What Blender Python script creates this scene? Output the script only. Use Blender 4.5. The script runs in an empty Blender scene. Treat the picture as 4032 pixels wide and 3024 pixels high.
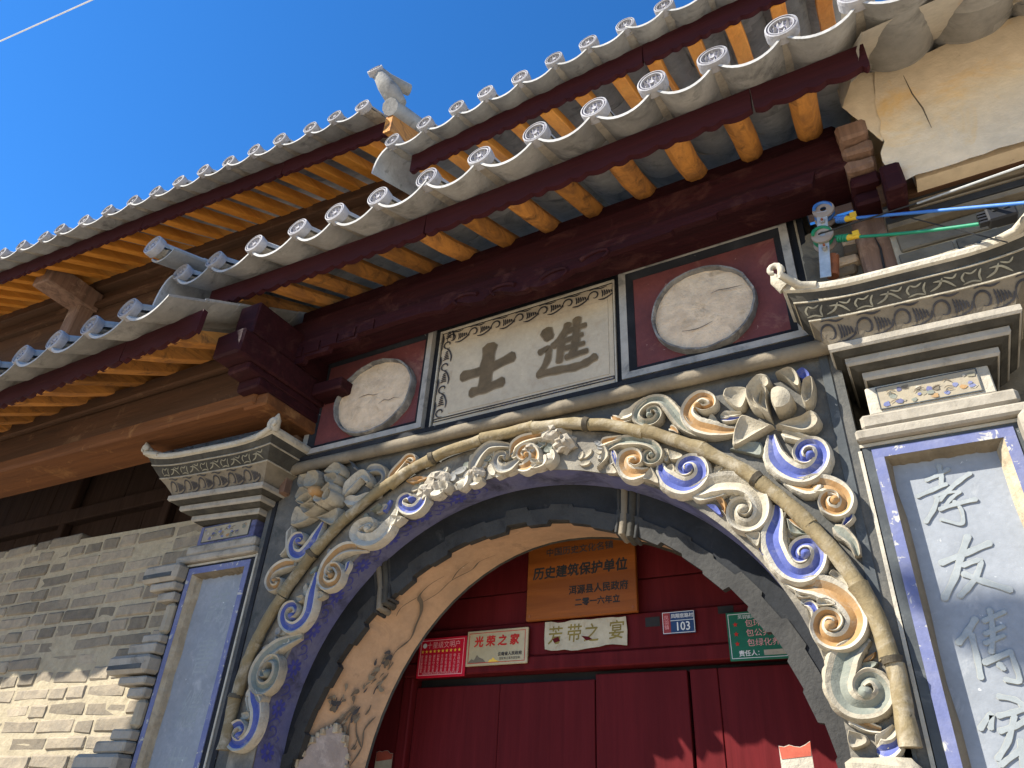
import bpy, bmesh, math, random
from mathutils import Vector, Matrix, Quaternion
random.seed(7)
S = bpy.context.scene
COL = S.collection
R = math.radians

# ------------------------------------------------------------------ camera
cam_d = bpy.data.cameras.new('camera'); cam = bpy.data.objects.new('camera', cam_d); COL.objects.link(cam)
cam_d.sensor_width = 36; cam_d.lens = 25.234; cam_d.clip_start = 0.05; cam_d.clip_end = 2000
PITCH, YAW, ROLL = 0.564701, -0.53959886, 0.06007245
fw = Vector((math.sin(YAW)*math.cos(PITCH), math.cos(YAW)*math.cos(PITCH), math.sin(PITCH)))
rt = Vector((math.cos(YAW), -math.sin(YAW), 0)); up = rt.cross(fw)
rt2 = rt*math.cos(ROLL) + up*math.sin(ROLL); up2 = up*math.cos(ROLL) - rt*math.sin(ROLL)
m = Matrix.Identity(4)
for i in range(3):
    m[i][0] = rt2[i]; m[i][1] = up2[i]; m[i][2] = -fw[i]
m.translation = (0, -2.6, 1.55)
cam.matrix_world = m
S.camera = cam

# ------------------------------------------------------------------ sky, sun, exposure
SUNDIR = Vector((1.0, 1.0, -1.30)).normalized()          # direction the light travels
ELEV = math.asin(-SUNDIR.z); AZ = math.atan2(-SUNDIR.x, -SUNDIR.y)
w = bpy.data.worlds.new('World'); S.world = w; w.use_nodes = True
nt = w.node_tree; bg = nt.nodes['Background']
sky = nt.nodes.new('ShaderNodeTexSky'); sky.sky_type = 'NISHITA'; sky.sun_disc = False
sky.sun_elevation = ELEV; sky.sun_rotation = AZ; sky.altitude = 800; sky.air_density = 1.0; sky.dust_density = 0.0; sky.ozone_density = 9.0
hsv = nt.nodes.new('ShaderNodeHueSaturation'); hsv.inputs['Saturation'].default_value = 1.15; hsv.inputs['Value'].default_value = 1.04
nt.links.new(sky.outputs[0], hsv.inputs['Color']); nt.links.new(hsv.outputs[0], bg.inputs[0]); bg.inputs[1].default_value = 0.10
sl = bpy.data.lights.new('sun', 'SUN'); so = bpy.data.objects.new('sun', sl); COL.objects.link(so)
sl.energy = 5.0; sl.angle = R(0.53); sl.color = (1.0, 0.95, 0.86)
so.rotation_euler = SUNDIR.to_track_quat('-Z', 'Y').to_euler(); so.location = (-8, -8, 12)
S.view_settings.view_transform = 'Standard'; S.view_settings.look = 'None'
S.view_settings.exposure = 1.36; S.view_settings.gamma = 1.0; S.view_settings.use_curve_mapping = False
S.cycles.max_bounces = 8; S.cycles.diffuse_bounces = 5
S.render.engine = 'CYCLES'

# ------------------------------------------------------------------ materials
def _mix(nt, fac, a, b):
    n = nt.nodes.new('ShaderNodeMix'); n.data_type = 'RGBA'
    if isinstance(fac, (int, float)): n.inputs[0].default_value = fac
    else: nt.links.new(fac, n.inputs[0])
    for k, v in ((6, a), (7, b)):
        if isinstance(v, (tuple, list)): n.inputs[k].default_value = (*v[:3], 1)
        else: nt.links.new(v, n.inputs[k])
    return n.outputs[2]
def _noise(nt, vec, scale, detail=4, rough=0.6, dist=0.0):
    n = nt.nodes.new('ShaderNodeTexNoise'); n.inputs['Scale'].default_value = scale
    n.inputs['Detail'].default_value = detail; n.inputs['Roughness'].default_value = rough; n.inputs['Distortion'].default_value = dist
    nt.links.new(vec, n.inputs['Vector']); return n.outputs[0]
def _ramp(nt, fac, lo, hi):
    n = nt.nodes.new('ShaderNodeMapRange'); n.inputs[1].default_value = lo; n.inputs[2].default_value = hi; n.clamp = True
    nt.links.new(fac, n.inputs[0]); return n.outputs[0]
MATS = {}
def M(name, c1, c2=None, scale=7, lo=.4, hi=.65, rough=.85, bump=.25, bscale=45, grain=None, gscale=6, stain=None, stscale=3, stlo=.55, sthi=.7, spec=.25, rnd=0.0, metal=0.0, fleck=None, flo=.66, fscale=60, moss=None):
    mt = bpy.data.materials.new(name); mt.use_nodes = True; MATS[name] = mt
    nt = mt.node_tree; bs = nt.nodes['Principled BSDF']
    tc = nt.nodes.new('ShaderNodeTexCoord'); oi = nt.nodes.new('ShaderNodeObjectInfo')
    ad = nt.nodes.new('ShaderNodeVectorMath'); ad.operation = 'MULTIPLY_ADD'
    nt.links.new(oi.outputs['Random'], ad.inputs[0]); ad.inputs[1].default_value = (37, 19, 53)
    nt.links.new(tc.outputs['Object'], ad.inputs[2]); vec = ad.outputs[0]
    c2 = c2 or tuple(x*.75 for x in c1)
    if grain is not None:                                   # wood: stretch along an axis
        mp = nt.nodes.new('ShaderNodeMapping'); sc = [gscale*4]*3; sc[grain] = gscale*.22
        mp.inputs['Scale'].default_value = sc; nt.links.new(vec, mp.inputs[0]); gv = mp.outputs[0]
        f = _ramp(nt, _noise(nt, gv, 1.0, 5, .65, .9), lo, hi)
        f2 = _noise(nt, gv, 4.0, 3, .6, .4)
    else:
        f = _ramp(nt, _noise(nt, vec, scale, 6, .62, .3), lo, hi); f2 = _noise(nt, vec, bscale, 5, .65)
    col = _mix(nt, f, c1, c2)
    fine = _ramp(nt, f2, .3, .7)
    col = _mix(nt, _mulv(nt, fine, .36), col, tuple(x*.55 for x in c1))
    if stain:
        col = _mix(nt, _ramp(nt, _noise(nt, vec, stscale, 5, .7, .6), stlo, sthi), col, stain)
    if fleck:
        col = _mix(nt, _ramp(nt, _noise(nt, vec, fscale, 3, .7, .5), flo, flo+.05), col, fleck)
    if rnd:
        hs = nt.nodes.new('ShaderNodeHueSaturation'); mr = nt.nodes.new('ShaderNodeMapRange')
        nt.links.new(oi.outputs['Random'], mr.inputs[0]); mr.inputs[3].default_value = 1-rnd; mr.inputs[4].default_value = 1+rnd*.7
        nt.links.new(mr.outputs[0], hs.inputs['Value']); nt.links.new(col, hs.inputs['Color']); col = hs.outputs[0]
    nt.links.new(col, bs.inputs['Base Color'])
    bs.inputs['Roughness'].default_value = rough; bs.inputs['Specular IOR Level'].default_value = spec; bs.inputs['Metallic'].default_value = metal
    if bump:
        b = nt.nodes.new('ShaderNodeBump'); b.inputs['Strength'].default_value = bump; b.inputs['Distance'].default_value = .012
        nt.links.new(f2, b.inputs['Height']); nt.links.new(b.outputs[0], bs.inputs['Normal'])
    return mt
def _mulv(nt, a, k):
    n = nt.nodes.new('ShaderNodeMath'); n.operation = 'MULTIPLY'; nt.links.new(a, n.inputs[0]); n.inputs[1].default_value = k; return n.outputs[0]

M('paving', (.50, .43, .335), (.43, .37, .29), rough=.9)
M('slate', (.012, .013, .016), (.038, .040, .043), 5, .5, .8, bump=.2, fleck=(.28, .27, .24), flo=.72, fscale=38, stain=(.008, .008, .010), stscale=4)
M('slate_light', (.075, .082, .082), (.045, .05, .052), 6, .35, .7, bump=.2, stain=(.17, .17, .155), stscale=8, stlo=.6, sthi=.78, fleck=(.35, .34, .3), flo=.71, fscale=40)  # lighter slate copy with sun in its tone; also stripes and thin lines
M('band_grey', (.021, .0225, .0245), (.008, .009, .010), 5, .4, .7, bump=.25, stain=(.055, .055, .052), stscale=9, stlo=.6, sthi=.8)
M('band_rim', (.048, .046, .041), (.025, .024, .022), 6, .4, .7, bump=.4, stain=(.012, .0115, .011), stscale=6)
M('panel_slate', (.27, .285, .30), (.215, .228, .24), 5, .35, .65, rough=.6, bump=.12, fleck=(.5, .5, .47), flo=.69, fscale=24, stain=(.34, .345, .34), stscale=10, stlo=.58, sthi=.8)
M('glyph', (.285, .305, .30), (.23, .25, .248), 5, .35, .65, rough=.6, bump=.12, fleck=(.5, .5, .47), flo=.69, fscale=24, stain=(.35, .36, .35), stscale=10, stlo=.58, sthi=.8)
M('glyph_rim', (.40, .395, .33), (.33, .325, .275), 12, bump=.1)
M('lime', (.45, .405, .315), (.34, .30, .225), 8, .42, .7, bump=.5, stain=(.17, .148, .113), stscale=12, stlo=.56, sthi=.76)
M('cream', (.36, .315, .23), (.265, .228, .165), 9, .4, .68, bump=.5, stain=(.115, .10, .078), stscale=11, stlo=.55, sthi=.76)
M('ochre', (.33, .185, .07), (.30, .20, .105), 10, .45, .7, bump=.25, stain=(.33, .275, .2), stscale=12, stlo=.55, sthi=.78)
M('blue', (.068, .088, .26), (.12, .135, .28), 9, .4, .7, bump=.25, stain=(.32, .30, .28), stscale=12, stlo=.55, sthi=.78)
M('sage', (.20, .205, .165), (.135, .15, .12), 9, .4, .7, bump=.35, stain=(.26, .23, .17), stscale=14)
M('grey', (.24, .235, .215), (.16, .158, .147), 9, .4, .7, bump=.35)
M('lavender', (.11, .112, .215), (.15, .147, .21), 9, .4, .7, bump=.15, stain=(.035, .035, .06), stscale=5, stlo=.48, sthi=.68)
M('indigo', (.05, .055, .24), (.07, .075, .3), 15, bump=.05)
M('bluepaint', (.125, .14, .26), (.17, .18, .275), 12, bump=.2, fleck=(.4, .38, .33), flo=.60, fscale=22)
M('bamboo', (.215, .165, .085), (.15, .11, .055), 9, .4, .7, bump=.4, stain=(.33, .285, .205), stscale=8, stlo=.48, sthi=.7, fleck=(.09,.07,.045), flo=.67, fscale=30)
M('bamboo_node', (.10, .08, .05), (.06, .05, .035), 20, bump=.4)
M('relief_ground', (.22, .195, .15), (.075, .068, .058), 9, .4, .66, bump=.6, bscale=30, stain=(.28, .25, .19), stscale=14, stlo=.57, sthi=.78)
M('spandrel', (.075, .074, .066), (.145, .132, .108), 7, .45, .72, bump=.4, stain=(.035, .038, .034), stscale=5)
M('redpanel', (.155, .045, .042), (.11, .036, .036), 6, .4, .65, bump=.15, fleck=(.42, .3, .25), flo=.69, fscale=24, stain=(.22, .10, .075), stscale=4)
M('frame_grey', (.36, .335, .29), (.26, .245, .215), 9, bump=.2, stain=(.14, .135, .125), stscale=9)
M('roughplaster', (.66, .51, .345), (.52, .39, .26), 14, .4, .65, bump=.9, bscale=24, stain=(.34, .245, .145), stscale=9, stlo=.56, sthi=.72, fleck=(.14,.105,.07), flo=.70, fscale=20)
M('roundel_rim', (.23, .22, .2), (.1, .095, .09), 14, bump=.5, stain=(.35, .32, .27), stscale=12)
M('plaque', (.52, .43, .30), (.41, .345, .25), 4, .35, .65, bump=.1, stain=(.32, .235, .15), stscale=5, stlo=.56, sthi=.8, fleck=(.64,.57,.45), flo=.71, fscale=30)
M('glyph_brown', (.15, .105, .058), (.10, .072, .04), 12, bump=.15)
M('glyph_edge', (.25, .19, .115), (.18, .14, .09), 12, bump=.1)
M('ink', (.035, .033, .034), (.06, .055, .055), 14, bump=.03)
M('ink_brown', (.125, .095, .063), (.09, .07, .047), 14, bump=.03)
M('ink_pale', (.25, .225, .155), (.19, .17, .12), 14, bump=.05)
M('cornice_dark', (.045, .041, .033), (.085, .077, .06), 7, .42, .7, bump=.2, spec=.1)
M('cornice_tan', (.195, .16, .11), (.13, .107, .075), 7, .4, .68, bump=.25, stain=(.07,.06,.045), stscale=9, stlo=.6, sthi=.75)
M('cornice_step', (.34, .30, .235), (.25, .22, .17), 8, .4, .68, bump=.3, stain=(.13, .112, .085), stscale=8, stlo=.56, sthi=.75)
M('flowerpanel', (.33, .28, .19), (.27, .23, .17), 9, bump=.15)
M('maroon', (.033, .0078, .0092), (.02, .0055, .0065), grain=0, gscale=5, rough=.65, bump=.25, spec=.1, stain=(.055, .02, .017), stscale=6)
M('fascia_red', (.046, .0108, .013), (.034, .009, .011), grain=0, gscale=5, rough=.65, bump=.15, spec=.1, fleck=(.3, .26, .22), flo=.73, fscale=18)
M('doorred', (.105, .0105, .012), (.078, .008, .009), grain=2, gscale=3, rough=.6, bump=.15, spec=.06, fleck=(.2, .07, .06), flo=.745, fscale=24)
M('rafter', (.74, .295, .045), (.58, .20, .025), grain=1, gscale=3.2, lo=.42, hi=.7, rough=.6, bump=.25, rnd=.18, spec=.15, stain=(.36, .13, .03), stscale=14, stlo=.66, sthi=.74)
M('rafter_old', (.50, .215, .05), (.27, .12, .042), grain=1, gscale=3.2, rough=.75, bump=.5, rnd=.38, spec=.1, stain=(.13, .065, .028), stscale=9, stlo=.54, sthi=.7)
M('oldwood', (.085, .043, .023), (.052, .028, .016), grain=0, gscale=3, rough=.8, bump=.45, spec=.1, stain=(.17, .098, .053), stscale=4, stlo=.58, sthi=.75)
M('oldwood_v', (.22, .13, .085), (.12, .072, .048), grain=2, gscale=3, rough=.8, bump=.55, spec=.15, stain=(.32, .21, .14), stscale=5)
M('oldwood_orange', (.15, .06, .022), (.095, .039, .016), grain=0, gscale=3, rough=.75, bump=.4, spec=.1, stain=(.26, .13, .05), stscale=5, stlo=.58, sthi=.75)
M('darkboard', (.055, .033, .024), (.036, .022, .016), grain=2, gscale=3, rough=.85, bump=.25, spec=.1)
M('tile', (.34, .325, .29), (.235, .225, .205), 7, .38, .68, bump=.3, stain=(.085, .083, .077), stscale=6, stlo=.54, sthi=.75, rnd=.22)
M('tile_edge', (.42, .405, .375), (.31, .30, .275), 9, bump=.3, stain=(.15, .147, .138), stscale=10, stlo=.57, sthi=.75)
M('disc', (.36, .35, .35), (.285, .275, .28), 16, bump=.3, rnd=.15, stain=(.17,.16,.15), stscale=30, stlo=.58, sthi=.75)
M('disc_deep', (.175, .16, .205), (.21, .195, .235), 16, bump=.1)
M('mortar', (.40, .35, .27), (.30, .26, .2), 16, .4, .65, bump=.9, bscale=30)
M('brick', (.30, .245, .168), (.205, .172, .125), 10, .38, .66, bump=.7, bscale=26, rnd=.4, stain=(.34, .28, .185), stscale=5, stlo=.55, sthi=.75, fleck=(.085,.07,.055), flo=.71, fscale=30)
M('joint', (.40, .335, .22), (.32, .265, .17), 14, bump=.8, bscale=26)
M('soffit', (.44, .275, .155), (.34, .22, .13), 6, .4, .68, bump=.2, stain=(.17, .12, .08), stscale=5, stlo=.56, sthi=.78, fleck=(.5,.38,.26), flo=.71, fscale=34)
M('pinkplaster', (.30, .245, .205), (.24, .195, .165), 9, bump=.5, bscale=24, stain=(.38, .32, .27), stscale=7)
M('paleedge', (.42, .35, .24), (.3, .235, .15), 14, bump=.8, bscale=26)
M('tanplaster', (.70, .555, .365), (.58, .465, .315), 4, .4, .68, bump=.5, bscale=20, stain=(.66, .42, .16), stscale=3.2, stlo=.54, sthi=.76, fleck=(.36,.28,.19), flo=.70, fscale=14)
M('soffitplaster', (.52, .47, .38), (.44, .40, .33), 5, bump=.35, stain=(.50, .33, .20), stscale=5, stlo=.58, sthi=.8)
M('stone', (.19, .165, .12), (.11, .098, .075), 6, .4, .66, bump=.5, bscale=22, stain=(.045, .044, .04), stscale=4)
M('black', (.02, .02, .02), (.03, .03, .03), 6, bump=.1)
M('rock', (.20, .155, .1), (.13, .1, .07), 9, bump=.8, bscale=22)
M('steel', (.5, .5, .47), (.38, .38, .36), 20, rough=.5, metal=.6, bump=.1)
M('rust', (.30, .10, .04), (.16, .06, .03), 20, rough=.8, bump=.5)
M('porcelain', (.32, .27, .22), (.25, .2, .17), 12, rough=.4, bump=.1)
M('cable_blue', (.05, .16, .45), (.06, .18, .5), 12, rough=.5, bump=.05)
M('cable_green', (.02, .2, .105), (.02, .24, .12), 12, rough=.5, bump=.05)
M('cable_black', (.015, .015, .016), (.02, .02, .02), 12, rough=.5, bump=0)
M('cable_white', (.7, .7, .68), (.6, .6, .6), 12, rough=.5, bump=0)
M('tape', (.65, .42, .03), (.6, .36, .03), 12, rough=.5, bump=.1)
M('signwood', (.27, .08, .014), (.17, .048, .009), grain=0, gscale=2.5, rough=.5, bump=.1, spec=.15)
M('signred', (.5, .010, .028), (.44, .008, .024), 4, rough=.45, bump=0, spec=.15)
M('signpink', (.75, .35, .34), (.7, .3, .3), 6, bump=0)
M('gold', (.50, .40, .23), (.40, .32, .18), 4, rough=.45, metal=.2, bump=.02)
M('goldstar', (.85, .55, .08), (.8, .5, .06), 4, rough=.4, bump=0)
M('redink', (.5, .03, .02), (.42, .02, .02), 8, bump=0)
M('paper', (.50, .44, .31), (.38, .335, .235), 12, .4, .66, bump=.3, stain=(.28, .21, .12), stscale=16)
M('paper_ink', (.25, .19, .05), (.17, .13, .04), 18, bump=0)
M('plateblue', (.02, .045, .12), (.02, .04, .1), 8, rough=.35, bump=0)
M('platered', (.3, .035, .03), (.22, .03, .03), 14, rough=.5, bump=.1)
M('white', (.75, .75, .73), (.66, .66, .64), 12, bump=0)
M('signgreen', (.012, .13, .07), (.01, .11, .06), 8, rough=.5, bump=0, spec=.2)
M('redpaper', (.42, .09, .05), (.33, .07, .04), 16, bump=.2)

# ------------------------------------------------------------------ mesh helpers
class MB:
    def __init__(s): s.v = []; s.f = []; s.m = []
    def add(s, vs, fs, mi=0):
        o = len(s.v); s.v += [tuple(x) for x in vs]
        for f in fs: s.f.append(tuple(i+o for i in f)); s.m.append(mi)
        return s
    def box(s, x0, x1, y0, y1, z0, z1, mi=0):
        if x0 > x1: x0, x1 = x1, x0
        return s.add([(x0,y0,z0),(x1,y0,z0),(x1,y1,z0),(x0,y1,z0),(x0,y0,z1),(x1,y0,z1),(x1,y1,z1),(x0,y1,z1)],
                     [(0,3,2,1),(4,5,6,7),(0,1,5,4),(1,2,6,5),(2,3,7,6),(3,0,4,7)], mi)
    def prism(s, poly, y0, y1, mi=0, mi_side=None):          # polygon in (x,z), extruded along y (y0 in front)
        n = len(poly); a = sum(poly[i][0]*poly[(i+1)%n][1]-poly[(i+1)%n][0]*poly[i][1] for i in range(n))
        if a < 0: poly = poly[::-1]
        vs = [(x,y0,z) for x,z in poly]+[(x,y1,z) for x,z in poly]
        s.add(vs, [tuple(range(n)), tuple(range(2*n-1,n-1,-1))], mi)
        o = len(s.v)-2*n
        for i in range(n):
            j = (i+1)%n; s.f.append((o+j,o+i,o+n+i,o+n+j)); s.m.append(mi if mi_side is None else mi_side)
        return s
    def tube(s, path, rad, n=8, mi=0, cap=True, squash=1.0):
        path = [Vector(p) for p in path]; k = len(path)
        if not hasattr(rad, '__len__'): rad = [rad]*k
        rings = []; ref = None
        for i, p in enumerate(path):
            t = (path[min(i+1,k-1)]-path[max(i-1,0)]).normalized()
            if ref is None: ref = Vector((0,0,1)) if abs(t.z) < .9 else Vector((0,1,0))
            a = t.cross(ref)
            if a.length < 1e-5: a = t.cross(Vector((1,0,0)))
            a.normalize(); b = a.cross(t).normalized(); ref = b
            rings.append([p+(a*math.cos(q)*rad[i]+b*math.sin(q)*rad[i]*squash) for q in [2*math.pi*j/n for j in range(n)]])
        vs = [v for r in rings for v in r]; fs = []
        for i in range(k-1):
            for j in range(n): fs.append((i*n+j, i*n+(j+1)%n, (i+1)*n+(j+1)%n, (i+1)*n+j))
        if cap: fs += [tuple(range(n-1,-1,-1)), tuple(range((k-1)*n, k*n))]
        return s.add(vs, fs, mi)
    def xf(s, mat):
        s.v = [tuple(mat @ Vector(v)) for v in s.v]; return s
    def build(s, name, mats, parent=None, smooth=None, mesh_only=False):
        me = bpy.data.meshes.new(name); me.from_pydata(s.v, [], s.f)
        for mm in ([mats] if isinstance(mats, str) else mats): me.materials.append(MATS[mm])
        me.polygons.foreach_set('material_index', s.m)
        if smooth:
            me.polygons.foreach_set('use_smooth', [True]*len(s.f)); me.update(); me.set_sharp_from_angle(angle=R(smooth))
        me.update()
        if mesh_only: return me
        return ob(name, me, parent)
def ob(name, me, parent=None, mw=None):
    o = bpy.data.objects.new(name, me); COL.objects.link(o)
    if parent: o.parent = parent
    if mw is not None: o.matrix_local = mw
    return o
def thing(name, label, cat, group=None, loc=None):
    o = bpy.data.objects.new(name, None); COL.objects.link(o); o.empty_display_size = .1
    return tag(o, label, cat, group)
def tag(o, label, cat, group=None):
    o['label'] = label; o['category'] = cat
    if group: o['group'] = group
    return o
def T(x, y, z): return Matrix.Translation((x, y, z))
def roughbox(x0, x1, y0, y1, z0, z1, bev=.006, jit=.004, cuts=0, seed=0, noise=0):
    rnd = random.Random(seed); bm = bmesh.new()
    bmesh.ops.create_cube(bm, size=1)
    bmesh.ops.scale(bm, vec=(x1-x0, y1-y0, z1-z0), verts=bm.verts); bmesh.ops.translate(bm, vec=((x0+x1)/2,(y0+y1)/2,(z0+z1)/2), verts=bm.verts)
    for v in bm.verts: v.co += Vector((rnd.uniform(-jit,jit), rnd.uniform(-jit,jit), rnd.uniform(-jit,jit)))
    if bev: bmesh.ops.bevel(bm, geom=list(bm.edges), offset=bev, segments=1, affect='EDGES', profile=.5)
    if cuts:
        bmesh.ops.subdivide_edges(bm, edges=[e for e in bm.edges if e.calc_length() > .05], cuts=cuts, use_grid_fill=True)
        for v in bm.verts: v.co += Vector((rnd.uniform(-noise,noise), rnd.uniform(-noise,noise), rnd.uniform(-noise,noise)))
    mb = MB(); bm.verts.index_update()
    mb.add([v.co.copy() for v in bm.verts], [[v.index for v in f.verts] for f in bm.faces]); bm.free()
    return mb
def crom(pts, n=6):                                          # Catmull-Rom resample of 2-d or 3-d points
    P = [Vector(p) for p in pts]; out = []
    for i in range(len(P)-1):
        a = P[max(i-1,0)]; b = P[i]; c = P[i+1]; d = P[min(i+2,len(P)-1)]
        for k in range(n):
            t = k/n
            out.append(.5*((2*b)+(c-a)*t+(2*a-5*b+4*c-d)*t*t+(3*b-a-3*c+d)*t**3))
    out.append(P[-1]); return out
def flat_ribbon(mb, pts, wd, P, mi=0, taper=True, smooth=4):  # painted stroke: thin strip, P maps 2-d to 3-d
    q = crom(pts, smooth) if len(pts) > 2 else [Vector(p) for p in pts]; k = len(q); vs = []
    for i, p in enumerate(q):
        t = (q[min(i+1,k-1)]-q[max(i-1,0)]); t = t.normalized() if t.length else Vector((1,0)); nn = Vector((-t.y, t.x))
        f = 1.0
        if taper: f = min(1, .25+1.6*min(i, k-1-i)/max(1,k-1)*2)
        for sg in (1,-1): vs.append(P(*(p+nn*sg*wd*.5*f)))
    mb.add(vs, [(2*i, 2*i+1, 2*i+3, 2*i+2) for i in range(k-1)], mi)
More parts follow.
